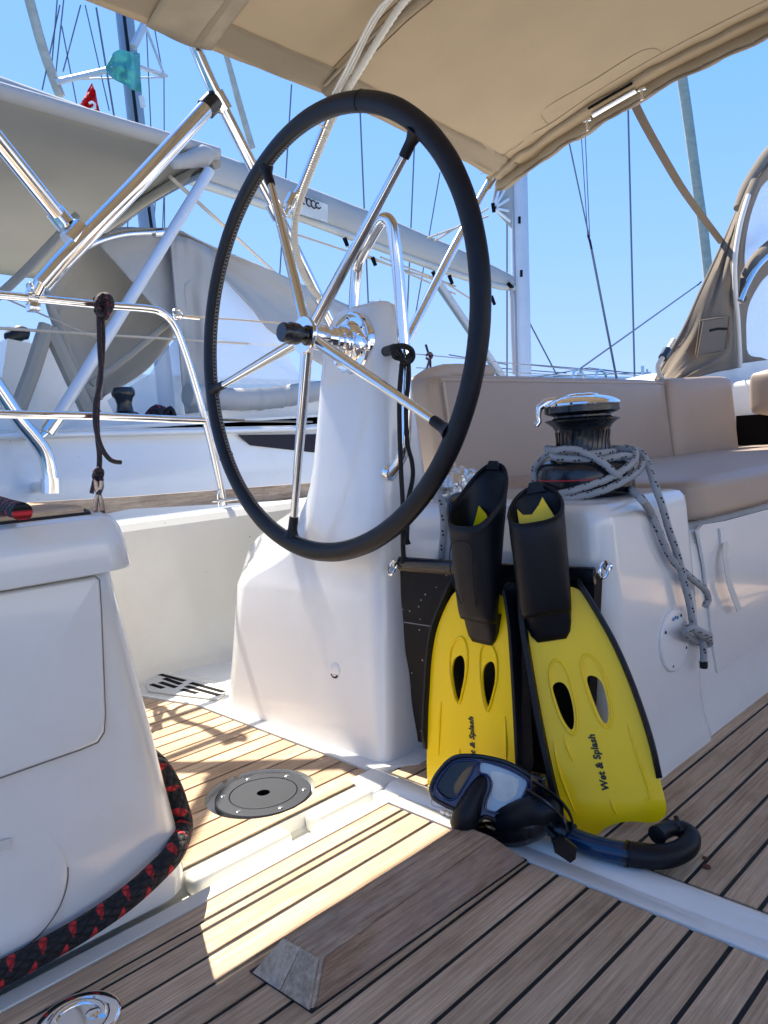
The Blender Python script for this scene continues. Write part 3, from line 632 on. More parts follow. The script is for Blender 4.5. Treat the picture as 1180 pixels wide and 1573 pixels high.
# heavy black and red rope
rp=[V((-.35,1.062,.03)),V((.0,1.058,.028)),V((.2,1.054,.027)),AY(60,1470,1.052),AY(120,1437,1.052),AY(190,1392,1.05),AY(243,1345,1.05),V((.555,1.058,.052)),V((.592,1.085,.075)),V((.603,1.14,.10)),V((.585,1.20,.13)),V((.56,1.27,.15)),V((.50,1.35,.12))]
rp=[AY(-160,1572,1.052),AY(-60,1527,1.052),AY(0,1497,1.052),AY(60,1465,1.052),AY(125,1428,1.052),AY(190,1384,1.05),AY(240,1340,1.052),AY(268,1308,1.062),AX(281,1270,.590),AX(274,1238,.592),AX(263,1208,.588),AX(246,1180,.575),AX(225,1160,.56)]
mr_=tag(tobj('mooring_rope',rp,.0168,RBIG,None,sm=14,n=32),'thick black and red braided rope lying along the foot of the bench','rope')
rc=[V((x,yv,z)) for x,yv,z in ((-.1,1.30,.652),(.10,1.27,.652),(.22,1.255,.652),(.33,1.30,.651),(.36,1.38,.651),(.25,1.46,.652),(.05,1.50,.652))]
rc=[AZ(-60,782,.648),AZ(-20,778,.648),AZ(8,779,.648),AZ(30,785,.645),V((.44,1.55,.648)),V((.30,1.62,.648)),V((.1,1.5,.648))]
tag(tobj('coiled_rope',rc,.011,RBIG,None,sm=10,n=20),'end of black and red rope resting on the teak lid of the bench','rope')
# ================================================================ WINCH POD AND SEAT
pod=thing('winch_pod','white moulded end of the port seat that carries the winch','locker',(1.45,1.0,0))
def rr2(z,xa,xf,ys,yp,r): return rrect(xa,xf,ys,yp,r,z,8)
loft('pod_moulding',[rr2(z,xa,xf,ys,1.62,r) for z,xa,xf,ys,r in ((-.02,1.262,1.66,.666,.05),(.012,1.262,1.66,.669,.05),(.03,1.260,1.66,.674,.05),(.055,1.258,1.66,.682,.05),(.10,1.256,1.66,.688,.05),(.31,1.25,1.65,.690,.05),(.45,1.243,1.635,.694,.048),(.52,1.240,1.63,.697,.046),(.542,1.243,1.627,.700,.044),(.553,1.252,1.618,.709,.036),(.557,1.268,1.602,.725,.022))],GEL,pod,ang=60)
so_=thing('seat_locker','long white locker front below the port seat cushions','locker',(2.6,1.0,0))
prof=[(.674,-.02),(.676,0),(.678,.012),(.682,.03),(.689,.055),(.696,.10),(.699,.28),(.704,.42),(.712,.455),(.735,.47),(1.5,.47)]
v=[];f=[]
for xx in (1.45,4.4):
    for a,b in prof: v.append((xx,a,b))
n=len(prof)
for k in range(n-1): f.append((k,k+1,n+k+1,n+k))
mobj('locker_front',v,f,GEL,so_,ang=45)
pn=[AY(1098,1033,.699),AY(1092,1000,.699),AY(1078,868,.70),AY(1068,815,.702),AY(1075,806,.703),AY(1110,800,.703),V((3.2,.703,.445)),V((3.2,.699,.125))]
plate('locker_panel',pn,[],(0,-.007,0),GEL,so_)
# inspection plate
ic=AY(1035,983,.688)
ip=thing('inspection_plate','round white inspection plate with a blue mark screwed to the pod side','inspection plate',ic)
pr=lobj('plate_disc',[(.0655,-.012),(.0655,.002),(.063,.0045),(.058,.0052),(.0,.0052)],ic,(0,-1,.02),WHITEP,ip,n=56)
for a in (60,150,250,330):
    c=ic+V((.054*math.cos(R(a)),-.0055,.054*math.sin(R(a)))); lobj('screw_hole',[(0,.001),(.003,.0008),(.0035,0)],c,(0,-1,0),GREYP,pr,n=12)
for k,(a,b) in enumerate(((-.010,.046),(0,.0475),(.010,.046))): pobj('blue_mark',[ic+V((a-.004,-.0056,b-.003)),ic+V((a+.004,-.0056,b-.003)),ic+V((a+.003,-.0056,b+.003)),ic+V((a-.003,-.0056,b+.004))],(0,-.0003,0),BLUEL,pr,smooth=False)
# webbing strap below the cushion
ws=thing('cushion_strap','narrow white webbing strap hanging below the front of the seat cushion','strap',AY(1115,810,.69))
def ribbon(name,pts,wv,th,mt,parent,sm=6):
    pts=smoothpath(pts,sm); v=[];f=[];n=len(pts); wv=V(wv)
    for i,p in enumerate(pts):
        t=(pts[min(i+1,n-1)]-pts[max(i-1,0)]).normalized(); nn=t.cross(wv).normalized()*th/2
        for s1,s2 in ((-1,-1),(1,-1),(1,1),(-1,1)): v.append(p+wv*(s1*.5)+nn*s2)
    for i in range(n-1):
        for k in range(4): f.append((i*4+k,i*4+(k+1)%4,(i+1)*4+(k+1)%4,(i+1)*4+k))
    f+= [(3,2,1,0),tuple((n-1)*4+k for k in range(4))]
    return mobj(name,v,f,mt,parent,ang=40)
ribbon('strap_tail',[AY(1114,833,.688),AY(1115,860,.676),AY(1122,900,.673),AY(1136,938,.672)],V((.028,.0,0)),.0018,WEB,ws)
pobj('strap_patch',[AY(1104,812,.694),AY(1122,812,.694),AY(1121,838,.694),AY(1106,836,.694)],(0,-.004,0),WHITEP,ws,smooth=False)
# ================================================================ CUSHIONS
def cushion(name,lo,hi,bev,parent,puff=.012,mt=VINYLC,fn=None,nx=14):
    """soft box: subdivided, faces puffed out"""
    bm=bmesh.new(); v,f=box((-1,-1,-1),(1,1,1)); vv=[bm.verts.new(p) for p in v]
    for q in f: bm.faces.new([vv[i] for i in q])
    bmesh.ops.subdivide_edges(bm,edges=bm.edges[:],cuts=nx,use_grid_fill=True)
    lo=V(lo);hi=V(hi);c=(lo+hi)/2;h=(hi-lo)/2
    ve=[]
    for p in bm.verts:
        q=p.co.copy(); s=V((q.x*h.x,q.y*h.y,q.z*h.z))
        inner=V([max(-(h[i]-bev),min(h[i]-bev,s[i])) for i in range(3)]); d=s-inner
        if d.length>1e-9: s=inner+d.normalized()*bev*min(1,max(abs(d[i]) for i in range(3))/bev+.0)
        for i in range(3):
            if abs(q[i])>.999:
                j,k=[m for m in range(3) if m!=i]; s[i]+=math.copysign(puff*(1-q[j]**4)*(1-q[k]**4),q[i])
        w_=c+s; w_=w_+V((0,0,1))*noise(w_,6)*.0035
        if fn: w_=fn(w_)
        ve.append(w_)
    bm.verts.index_update(); fa=[tuple(x.index for x in q.verts) for q in bm.faces]; bm.free()
    return mobj(name,ve,fa,mt,parent,ang=70)
sc_=thing('seat_cushion','long taupe seat cushion on the port locker, its back edge in sunlight','cushion',(2.6,1.0,.47))
def taper(p):
    q=V(p)
    if q.x<1.95: q.y+= (1.95-q.x)*.06
    return q
cushion('cushion_pad',(1.66,.69,.472),(3.9,1.33,.570),.024,sc_,.005,nx=26,fn=taper)
def lean(p,k=.10,z0=.5): q=V(p); q.y+=(q.z-z0)*k; return q
bc=thing('back_cushion','widest taupe back cushion behind the winch','cushion',(2.2,1.4,.5),'taupe back cushions of the cockpit seat')
cushion('cushion_pad',(1.555,1.335,.50),(2.975,1.43,.868),.021,bc,.006,nx=22,fn=lean)
tobj('piping',[lean(V((x,1.336,.857))) for x in np.linspace(1.6,2.95,10)],.004,VINYLT,bc)
tobj('piping',[lean(V((1.60,1.327,z))) for z in np.linspace(.53,.85,8)],.004,VINYLT,bc)
bc2=thing('back_cushion','narrow taupe back cushion set at an angle in the corner of the seat','cushion',(3.2,1.4,.5),'taupe back cushions of the cockpit seat')
def corner(p):
    q=V(p); u=(q.x-2.985); ang=R(14); d=q.y-1.335
    return V((2.985+u*math.cos(ang)+d*math.sin(ang)*.3, 1.335-u*math.sin(ang)+d*math.cos(ang)+(q.z-.5)*.08, q.z))
cushion('cushion_pad',(2.99,1.335,.50),(3.40,1.43,.875),.020,bc2,.007,nx=12,fn=corner)
bc3=thing('back_cushion','short taupe cushion above the dark opening at the far end of the seat','cushion',(3.6,1.0,.7),'taupe back cushions of the cockpit seat')
cushion('cushion_pad',(3.47,.3,.705),(3.57,1.225,.895),.028,bc3,.010,nx=12)
# curved white coaming with padded roll behind the pedestal
pc=thing('coaming_end','white curved coaming end with a taupe padded roll, between pedestal and wheel rim','coaming',(1.6,1.5,.5))
prof=[AY(622,700,1.5),AY(632,640,1.5),AY(645,602,1.5),AY(664,588,1.5),AY(690,583,1.5),AY(702,590,1.5),AY(710,705,1.5),AY(710,760,1.5),AY(625,760,1.5)]
pobj('shell',prof,(0,.05,0),GEL,pc,ang=50)
tobj('padded_roll',[AY(626,603,1.46),AY(640,592,1.46),AY(660,580,1.46),AY(682,573,1.46),AY(705,572,1.46),AY(750,573,1.46)],[.018,.026,.028,.026,.026,.026],VINYLT,pc,n=18)
pobj('side_recess',[AY(645,642,1.495),AY(662,660,1.495),AY(666,700,1.495),AY(662,698,1.495),AY(657,668,1.495)],(0,-.004,0),DARK,pc,smooth=False)
struct(rbox('port_coaming',(2.35,1.47,-.1),(4.4,2.30,.80),.05,GEL,None))
# forward end: bulkhead, dark opening
struct(rbox('cabin_bulkhead',(3.60,-2.2,-.1),(4.4,1.9,.868),.03,GEL,None))
op=thing('companion_locker','dark open recess with maroon lining at the far end of the seat','recess',(3.55,1.0,.55))
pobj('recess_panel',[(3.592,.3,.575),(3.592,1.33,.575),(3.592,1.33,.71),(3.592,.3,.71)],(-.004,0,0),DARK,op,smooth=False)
rbox('lining_pad',(3.57,.55,.578),(3.586,1.18,.70),.02,MAROON,op)
# ================================================================ WINCH
_w=AZ(905,771,.555); wx,wy,wz=1.462,.862,.555; KR,KH=1.2,1.03
def wl(name,prof,mt,**k): return lobj(name,[(a*KR,b*KH) for a,b in prof],(wx,wy,wz),(0,0,1),mt,**k)
wn=thing('winch','black sheet winch with a chrome top and red line round its drum','winch',(wx,wy,wz))
wl('base_drum',[(.0,0),(.083,0),(.086,.004),(.087,.012),(.087,.037)],PLB,parent=wn,n=72)
wl('red_band',[(.0868,.0372),(.0885,.0375),(.0885,.0398),(.0868,.040)],REDL,parent=wn,n=72,cap=False)
wl('lower_drum',[(.087,.0402),(.0865,.052),(.083,.064),(.074,.073),(.062,.079),(.050,.084),(.047,.090),(.0455,.112),(.047,.135),(.052,.146),(.060,.1535),(.0655,.157),(.0660,.1595),(.062,.161)],PLB,parent=wn,n=72)
v=[];f=[]
g=G()
for k in range(30):     # grip ribs on the drum
    a=2*PI*k/30; pts=[V((wx+KR*r_*math.cos(a+tw),wy+KR*r_*math.sin(a+tw),wz+h*KH)) for r_,h,tw in ((.0485,.087,0),(.0468,.10,.04),(.0462,.115,.09),(.048,.135,.14))]; g.add(*tube(pts,.0011,n=5))
gr=g.obj('drum_ribs',PLB,wn); gr['kind']='stuff'
wl('self_tailing_jaw',[(.056,.160),(.050,.1645),(.050,.168),(.062,.172),(.0655,.175),(.0655,.186),(.063,.189),(0,.189)],PLB,parent=wn,n=72)
tp=wl('top_cap',[(.0655,.187),(.0672,.1895),(.0665,.193),(.060,.198),(.048,.2035),(.030,.208),(.029,.2105),(.020,.2125),(0,.213)],CHROME,parent=wn,n=72)
wl('handle_socket',[(0,.2138),(.010,.2136),(.011,.2125)],DARK,parent=tp,n=8)
L_=V((-.70,.71,0)).normalized()   # towards the left in the view
c=V((wx,wy,wz)); L_=L_*KR
tobj('stripper_arm',[c+L_*.040+V((0,0,KH*.204)),c+L_*.062+V((0,0,KH*.199)),c+L_*.076+V((0,0,KH*.188)),c+L_*.0775+V((0,0,KH*.172)),c+L_*.0765+V((0,0,KH*.160)),c+L_*.083+V((0,0,KH*.152))],[.007,.008,.008,.0058,.0055,.0065],CHROME,wn,n=12)
# rope round the winch
wr=thing('winch_rope','grey flecked rope wound round the winch, knotted end hanging over the pod','rope',(1.4,.8,.5))
def wrp(deg,r,h): a=R(deg); return V((wx+r*KR*math.cos(a),wy+r*KR*math.sin(a),wz+h*KH))
# angle measured so that ~222 deg faces the camera; 132 = left in view, 312 = right in view
rr_=.0075
A=[wrp(a,.0525+.0*0,h) for a,h in ((300,.088),(270,.0885),(240,.088),(210,.088),(180,.0885),(150,.089),(120,.089),(90,.090),(60,.091),(30,.092),(0,.093),(-30,.094))]
tobj('upper_turn',A,rr_,RWIN,wr,sm=5,n=16)
tr_=.062
B=[AX(975,745,1.30)]
def CAMP(px,py,dist):  # point on the ray at the given distance from the winch axis plane facing the camera
    nrm=V((-.74,-.67,0)); o=V((wx,wy,wz))+nrm*dist*KR; return AP(px,py,o,nrm)
# strand coming forward over the drum, crossing down to the right, then over the pod edge
C1=[wrp(60,.058,.095),wrp(95,.064,.101),wrp(125,.064,.103),CAMP(850,692,.055),CAMP(880,690,.068),CAMP(912,702,.083),CAMP(945,727,.094),AZ(967,750,.568),AZ(985,766,.567),AY(999,786,.687),AY(1012,815,.682),AY(1024,845,.680),AY(1038,866,.677),AY(1062,888,.674),AY(1082,905,.676),AY(1088,920,.678),AY(1083,931,.680)]
tobj('falling_strand',C1,rr_,RWIN,wr,sm=8,n=16)
C2=[wrp(60,.056,.092),wrp(30,.060,.096),CAMP(962,690,.02),CAMP(983,694,.03),CAMP(995,712,.05),AY(1006,745,.70),AY(1018,780,.684),AY(1028,815,.680),AY(1040,850,.676),AY(1050,890,.674),AY(1060,930,.672),AY(1065,962,.670)]
tobj('knotted_strand',C2,rr_,RWIN,wr,sm=8,n=16)
C3=[wrp(60,.098,.020),wrp(100,.096,.030),CAMP(824,745,.0),CAMP(821,722,.0),CAMP(833,705,.02),CAMP(846,697,.045),CAMP(855,703,.055),CAMP(885,705,.066),CAMP(925,706,.070),CAMP(955,700,.060),CAMP(975,703,.045)]
tobj('rising_turn',C3,rr_,RWIN,wr,sm=8,n=16)
C4=[wrp(60,.098,.012),wrp(110,.098,.018),CAMP(828,748,.04),CAMP(840,758,.075),CAMP(868,757,.094),CAMP(905,746,.098),CAMP(940,733,.092),CAMP(963,718,.08),CAMP(975,706,.062),CAMP(975,694,.04),CAMP(962,688,.01)]
tobj('lower_turn',C4,rr_,RWIN,wr,sm=8,n=16)
C5=[wrp(110,.096,.006),CAMP(838,763,.07),CAMP(855,768,.094),CAMP(885,764,.10),CAMP(925,754,.098),CAMP(960,738,.085),CAMP(982,722,.065),CAMP(988,706,.04),CAMP(978,692,.01)]
tobj('lower_turn',C5,rr_,RWIN,wr,sm=8,n=16)
kc=AY(1070,970,.665)
K=[AY(1065,955,.668),AY(1068,968,.655),AY(1080,976,.650),AY(1090,983,.660),AY(1087,990,.672),AY(1072,985,.676),AY(1056,977,.664),AY(1054,968,.654),AY(1063,965,.648),AY(1078,971,.646),AY(1090,977,.652)]
g=G(); g.add(*tube(smoothpath(K,8),.0078,n=14)); g.add(*tube(smoothpath([AY(1072,972,.676),AY(1079,988,.665),AY(1081,1003,.665),AY(1081,1018,.665)],6),.0078,n=14)); g.obj('stopper_knot',RWIN,wr)
lobj('rope_whipping',[(0,.002),(.0085,.002),(.0085,-.01),(.008,-.013),(0,-.013)],AY(1081,1017,.665),(0,0,1),RDRK,wr,n=14)
# ================================================================ ROPE BAG between pedestal and pod
bg_=thing('rope_bag','black fabric rope bag speckled with salt, hung between pedestal and pod','bag',(1.17,.93,.05))
def bagp(u,v_):
    yt=1.150-.445*u; yb=1.128-.385*u; z=.035+(.432-.035)*v_; yv=yb+(yt-yb)*v_
    x=1.168+.050*u-.018*math.sin(PI*u)*(1-.5*v_)-.010*math.sin(PI*v_)+.006*noise((u*3,v_*4,0))
    return (x,yv,z)
gv,gf=grid(bagp,24,24); o=mobj('bag_front',gv,gf,SPECK,bg_)
pobj('bag_back',[bagp(0,0),bagp(1,0),bagp(1,1),bagp(0,1)],(.028,0,0),SPECK,bg_)
tobj('bag_hem',[bagp(u,1.0) for u in np.linspace(0,1,12)],.008,PLB,bg_,flat=2.0)
tobj('bag_seam',[V(bagp(u,.68))-V((.001,0,0)) for u in np.linspace(0,1,14)],.0012,THREAD,bg_,n=6)
for yv,z,x in ((1.158,.425,1.152),(.694,.442,1.232)):
    c=V((x,yv,z)); g=G(); g.add(*tube([c+V((.007*math.sin(a),-.004*math.cos(a)*0,0))+V((0,.009*math.cos(a),.014*math.sin(a))) for a in np.linspace(0,2*PI,20,endpoint=False)],.0026,n=8,closed=True)); r0=g.obj('ring',CHROME,bg_)
    lobj('ring_stud',[(0,.004),(.007,.003),(.009,-.002)],c+V((.012,0,.004)),(-1,0,0),CHROME,r0,n=16)
tobj('bag_strap',[AX(703,872,1.19),AX(697,820,1.195),AX(692,785,1.20),AX(697,766,1.205),AX(712,762,1.20),AX(724,775,1.19)],.0085,PLB,bg_,sm=6,n=14)
# rope tail hanging over the pod end and crumpled foil bag
tag(tobj('rope_tail',[V((1.40,1.12,.57)),V((1.31,1.112,.575)),AX(672,752,1.245),AX(679,775,1.232),AX(682,810,1.228),AX(679,850,1.226),AX(678,890,1.226)],.0078,RWIN,None,sm=8,n=16),'grey flecked rope tail hanging down between the pedestal and the black bag','rope')
fo=[];ff=[]
def foil(u,v_):
    th=2*PI*u; ph=PI*v_; x=1.335+.06*math.sin(ph)*math.cos(th); yv=1.115+.055*math.sin(ph)*math.sin(th); z=.590+.042*math.cos(ph)
    p=V((x,yv,z)); n=noise(p,22)*.022+noise(p,50)*.012+abs(noise(p+V((3,1,0)),30))*.014
    return p+(p-V((1.335,1.115,.59))).normalized()*n
gv,gf=grid(foil,40,20); tag(mobj('foil_bag',gv,gf,FOIL,None,ang=14),'crumpled silver foil bag on the pod behind the left fin','bag')

# ================================================================ FINS
def fin(name,label,T,H,uw,kind):
    T=V(T);H=V(H); vax=(H-T).normalized(); uax=V(uw); uax=(uax-vax*uax.dot(vax)).normalized(); nn=uax.cross(vax).normalized()
    if nn.dot(CAM-T)<0: nn=-nn
    th=thing(name,label,'swim fin',T)
    Q=lambda pl,off=0: [AP(a,b,T,nn)+nn*off for a,b in pl]
    return th,T,H,vax,uax,nn,Q
def pocket(th,T,vax,uax,nn,uc,v0,vf,vb,w0,w1,d0,d1,tw=0.0):
    n,mt=36,18; v=[];f=[]
    for i in range(mt+1):
        t=i/mt; 
        for k in range(n):
            a=2*PI*k/n; fr=(1+math.sin(a))/2
            top=vf+(vb-vf)*(1-fr)**1.3
            vv_=v0+(top-v0)*t
            s_=(vv_-v0)/(vb-v0)
            w_=(w0+(w1-w0)*min(1,s_*1.5)**.7)*(1-.13*max(0,(s_-.7)/.3)**2); d_=d0+(d1-d0)*min(1,s_*1.7)**.8
            cc=math.cos(a); ss=math.sin(a); ce=math.copysign(abs(cc)**.8,cc); se=math.copysign(abs(ss)**.85,ss)
            flare=1+.05*max(0,t-.93)/.07
            v.append(T+vax*vv_+uax*(uc+tw*s_+w_*ce*flare)+nn*(d_*(.5+.5*se*flare)+.002))
    for i in range(mt):
        for k in range(n): f.append((i*n+k,i*n+(k+1)%n,(i+1)*n+(k+1)%n,(i+1)*n+k))
    o=mobj('foot_pocket',v,f,RUB,th,ang=60); solid(o,.0035,-1); return o,v
def lip(pts,th,par,r=.003,m_=RUB,name='pocket_lip'):
    g=G(); g.add(*tube(pts,r,n=8,closed=True)); return g.obj(name,m_,par)
def word(txt,th,p0,vdir,udir,nn,size):
    cu=bpy.data.curves.new('t','FONT'); cu.body=txt; cu.size=size; cu.shear=.22; cu.offset=size*.042; cu.extrude=.0003; cu.resolution_u=3; cu.space_character=1.06
    ob=bpy.data.objects.new('t',cu); COL.objects.link(ob); bpy.context.view_layer.update()
    me=bpy.data.meshes.new_from_object(ob.evaluated_get(bpy.context.evaluated_depsgraph_get())); bpy.data.objects.remove(ob)
    me.materials.clear(); o=link('printed_word',me,PRINT,th)
    X=vdir.normalized(); Z=nn; Y=Z.cross(X).normalized()
    p=p0-worg(th); M=Matrix(((X.x,Y.x,Z.x,p.x),(X.y,Y.y,Z.y,p.y),(X.z,Y.z,Z.z,p.z),(0,0,0,1)))
    me.transform(M); return o
def blade_parts(th,Q,nn,out,holes,rims,ribs):
    bl=plate('blade',smoothpath(Q(out),3,True),[smoothpath(Q(h),3,True) for h in holes],nn*-.0045,YEL,th)
    for r_ in rims:
        g=G(); g.add(*tube(smoothpath(Q(r_,.0012),5,True),.0023,n=8,closed=True)); g.obj('vent_rim',YEL,th)
    for r_ in ribs:
        p=smoothpath(Q(r_,.0008),4); n=len(p); g=G(); g.add(*tube(p,[.0006+.0018*math.sin(PI*i/(n-1)) for i in range(n)],n=8)); g.obj('rib',YEL,th)
def rail(th,Q,nn,line,w_,h0,h1):
    p=smoothpath(Q(line),6); n=len(p); v=[];f=[]
    for i,c in enumerate(p):
        t=(p[min(i+1,n-1)]-p[max(i-1,0)]).normalized(); sd=t.cross(nn).normalized(); k=min(1,i/4+.3)*min(1,(n-1-i)/5+.25)
        for a,b in ((-w_,-h0),(w_,-h0),(w_*1.1,h1*.6),(w_*.6,h1),(-w_*.6,h1),(-w_*1.1,h1*.6)): v.append(c+sd*a+nn*(b*k))
    for i in range(n-1):
        for k in range(6): f.append((i*6+k,i*6+(k+1)%6,(i+1)*6+(k+1)%6,(i+1)*6+k))
    f+=[tuple(range(6)),tuple((n-1)*6+k for k in range(6))]
    return mobj('side_rail',v,f,RUB,th,ang=50)
T1=(1.082,.918,.006);H1=AX(757,722,1.175)
th,T,H,va,ua,nn,Q=fin('swim_fin','yellow and black swim fin nearer the steering wheel, its blade partly behind the mask',T1,H1,(0,-1,0),0)
blade_parts(th,Q,nn,[(712,905),(694,915),(674,958),(664,1005),(660,1060),(657,1120),(656,1190),(664,1228),(700,1246),(745,1240),(785,1250),(797,1235),(799,1170),(797,1100),(793,1020),(789,965),(782,925),(745,905)],
 [[(705,1007),(711,1009),(714,1020),(713,1040),(709,1060),(705,1077),(700,1070),(696,1050),(694,1030),(697,1014)],[(753,1016),(759,1020),(761,1035),(759,1055),(755,1075),(751,1088),(746,1080),(742,1058),(741,1035),(745,1022)]],
 [[(707,979),(714,984),(718,1000),(718,1025),(714,1050),(706,1080),(699,1072),(694,1050),(691,1025),(692,1003),(698,987)],[(749,987),(757,994),(763,1010),(764,1035),(760,1060),(750,1092),(743,1080),(739,1055),(737,1025),(738,1003),(742,991)]],
 [[(678,1078),(676,1110),(674,1160)],[(776,1100),(778,1140),(778,1170)],[(706,1150),(707,1162),(707,1175)]])
rail(th,Q,nn,[(700,885),(684,922),(668,962),(661,1005),(657,1060),(655,1110),(654,1150)],.0045,.018,.012)
rail(th,Q,nn,[(784,895),(788,920),(794,960),(799,1030),(803,1100),(806,1160),(808,1190)],.0050,.020,.026)
def uvof(px,py): 
    p=AP(px,py,T,nn)-T; return p.dot(ua),p.dot(va)
u0,v0=uvof(757,722)
po,pv=pocket(th,T,va,ua,nn,.006,.345,.520,.645,.037,.0485,.032,.085)
lip(pv[-36:],th,po,.0032)
g=G(); tb=[T+va*(.638+a)+ua*(.006+b)+nn*c for a,b,c in ((-.004,-.016,.004),(.012,-.009,.004),(.012,.009,.004),(-.004,.016,.004))]; g.add(*prism(tb,nn*.006)); g.obj('heel_tab',RUB,th)
pobj('inner_sole',[T+va*a+ua*(b+.006)+nn*.012 for a,b in ((.40,-.03),(.40,.036),(.575,.038),(.548,.016),(.53,.006),(.548,-.004),(.562,-.022),(.52,-.032))],nn*.003,YEL,th)
tc=[T+va*a+ua*(b+.006)+nn*c for a,b,c in ((.270,-.034,.0),(.300,-.040,.006),(.30,-.033,.036),(.296,0,.042),(.30,.033,.036),(.300,.040,.006),(.270,.034,.0),(.255,.022,.0),(.255,-.022,.0))]
g=G(); n_=len(tc); 
cv=[]
for (a0,wid,hh) in ((.300,.022,.004),(.310,.030,.010),(.326,.035,.018),(.344,.037,.027),(.362,.039,.036)):
    cv.append([T+va*a0+ua*(.006+wid*math.cos(PI*k/12))+nn*(hh*math.sin(PI*k/12)**.6+.001) for k in range(13)])
vv=[p for r_ in cv for p in r_]; ff=[(i*13+k,i*13+k+1,(i+1)*13+k+1,(i+1)*13+k) for i in range(4) for k in range(12)]
o=mobj('toe_cap',vv,ff,RUB,th,ang=60); solid(o,.002)
lip([T+va*(.357+.0*k)+ua*(.006+.026*math.cos(2*PI*k/24))+nn*(.034+.0028*math.sin(2*PI*k/24)+.001) for k in range(24)],th,po,.0018,DARK,'toe_opening')
g=G(); g.add(*tube(smoothpath([T+va*a+ua*(b+.006)+nn*c for a,b,c in ((.375,-.018,.052),(.43,-.026,.0775),(.485,-.024,.0865),(.494,0,.089),(.485,.024,.0865),(.43,.026,.0775),(.375,.018,.052))],6),.0011,n=6)); g.obj('pocket_moulding',RUB,po)
bp=AP(731,1172,T,nn)+nn*.0006; be_=AP(727,1104,T,nn)+nn*.0006
word('Wet & Splash',th,AP(731.5,1180,T,nn)+nn*.0008,(AP(727,1103,T,nn)-AP(731,1172,T,nn)),ua,nn,.0165)
# right fin
T2=(1.118,.660,.010);H2=AX(822,752,1.185)
th,T,H,va,ua,nn,Q=fin('swim_fin','yellow and black swim fin leaning on the winch pod beside the snorkel',T2,H2,(.50,-.866,0),1)
def uvof2(px,py):
    p=AP(px,py,T,nn)-T; return p.dot(ua),p.dot(va)
blade_parts(th,Q,nn,[(830,905),(806,932),(813,985),(822,1050),(834,1120),(848,1190),(862,1240),(885,1278),(903,1288),(916,1284),(930,1272),(950,1264),(975,1262),(1000,1264),(1017,1258),(1024,1242),(1018,1212),(1008,1178),(996,1135),(980,1085),(960,1030),(938,985),(916,945),(903,925),(888,905),(860,900)],
 [[(856,1048),(866,1050),(874,1062),(880,1085),(882,1108),(879,1121),(872,1116),(862,1098),(854,1075),(849,1056)],[(905,1038),(916,1040),(926,1052),(933,1078),(935,1100),(931,1112),(923,1103),(914,1082),(906,1060),(902,1045)]],
 [[(856,1014),(866,1022),(876,1045),(884,1080),(887,1110),(881,1128),(870,1118),(858,1095),(848,1062),(844,1035),(848,1018)],[(903,1006),(915,1014),(928,1038),(936,1070),(940,1100),(934,1117),(923,1110),(911,1085),(899,1050),(893,1022),(896,1009)]],
 [[(850,1140),(858,1180),(870,1215),(884,1248)],[(963,1112),(978,1160),(994,1205),(998,1228)],[(938,1225),(942,1240),(948,1252)],[(866,1128),(872,1150),(880,1170)]])
rail(th,Q,nn,[(800,900),(803,950),(810,1000),(820,1060),(832,1125),(846,1190),(857,1235)],.0062,.018,.022)
rail(th,Q,nn,[(886,890),(904,918),(922,948),(945,990),(967,1040),(987,1095),(1002,1145),(1013,1195)],.0048,.015,.012)
ut,vt=uvof2(848,984); uh,vh=uvof2(822,748); print('RFIN',ut,vt,uh,vh)
UC=lambda q: ut+(uh-ut)*(q-vt)/(vh-vt)
po,pv=pocket(th,T,va,ua,nn,ut,vt+.048,vt+.205,vh,.041,.0465,.032,.080,tw=(uh-ut))
lip(pv[-36:],th,po,.0032)
g=G(); tb=[T+va*(vh-.006+a)+ua*(uh+b)+nn*c for a,b,c in ((-.006,-.018,.004),(.014,-.009,.004),(.014,.009,.004),(-.006,.018,.004))]; g.add(*prism(tb,nn*.006)); g.obj('heel_tab',RUB,th)
pobj('inner_sole',[T+va*(a+vt-.29)+ua*(b+UC(a+vt-.29))+nn*.012 for a,b in ((.38,-.03),(.38,.034),(.50,.034),(.548,.012),(.535,.004),(.520,-.010),(.522,-.026),(.535,-.036))],nn*.003,YEL,th)
cv=[]
for (a0,wid,hh) in ((.0,.026,.004),(.012,.035,.010),(.028,.040,.018),(.046,.043,.027),(.064,.045,.036)):
    a0+=vt; cv.append([T+va*a0+ua*(ut+wid*math.cos(PI*k/12))+nn*(hh*math.sin(PI*k/12)**.6+.001) for k in range(13)])
vv=[p for r_ in cv for p in r_]; o=mobj('toe_cap',vv,ff,RUB,th,ang=60); solid(o,.002)
word('Wet & Splash',th,AP(936,1214,T,nn)+nn*.0008,(AP(914,1137,T,nn)-AP(934,1212,T,nn)),ua,nn,.0165)
# ================================================================ MASK
mo=AX(738,1218,.975); mn=V((-.80,-.55,.30)).normalized()
mk=thing('diving_mask','blue and black diving mask leaning on the yellow fins beside the foot brace','diving mask',AZ(745,1300,.0))
MQ=lambda pl,off=0: [AP(a,b,mo,mn)+mn*off for a,b in pl]
outer=[(663,1212),(668,1196),(679,1180),(692,1167),(708,1161),(740,1162),(775,1170),(800,1182),(818,1196),(820,1208),(812,1228),(802,1246),(788,1256),(765,1259),(745,1254),(733,1262),(715,1262),(702,1245),(685,1236),(668,1226)]
lensL=[(671,1208),(676,1195),(692,1174),(705,1168),(732,1169),(728,1180),(722,1192),(712,1208),(703,1222),(692,1228),(678,1220)]
lensR=[(740,1169),(772,1177),(796,1188),(811,1200),(806,1218),(796,1236),(785,1245),(765,1248),(748,1244),(747,1232),(754,1212),(755,1200),(748,1190),(737,1186)]
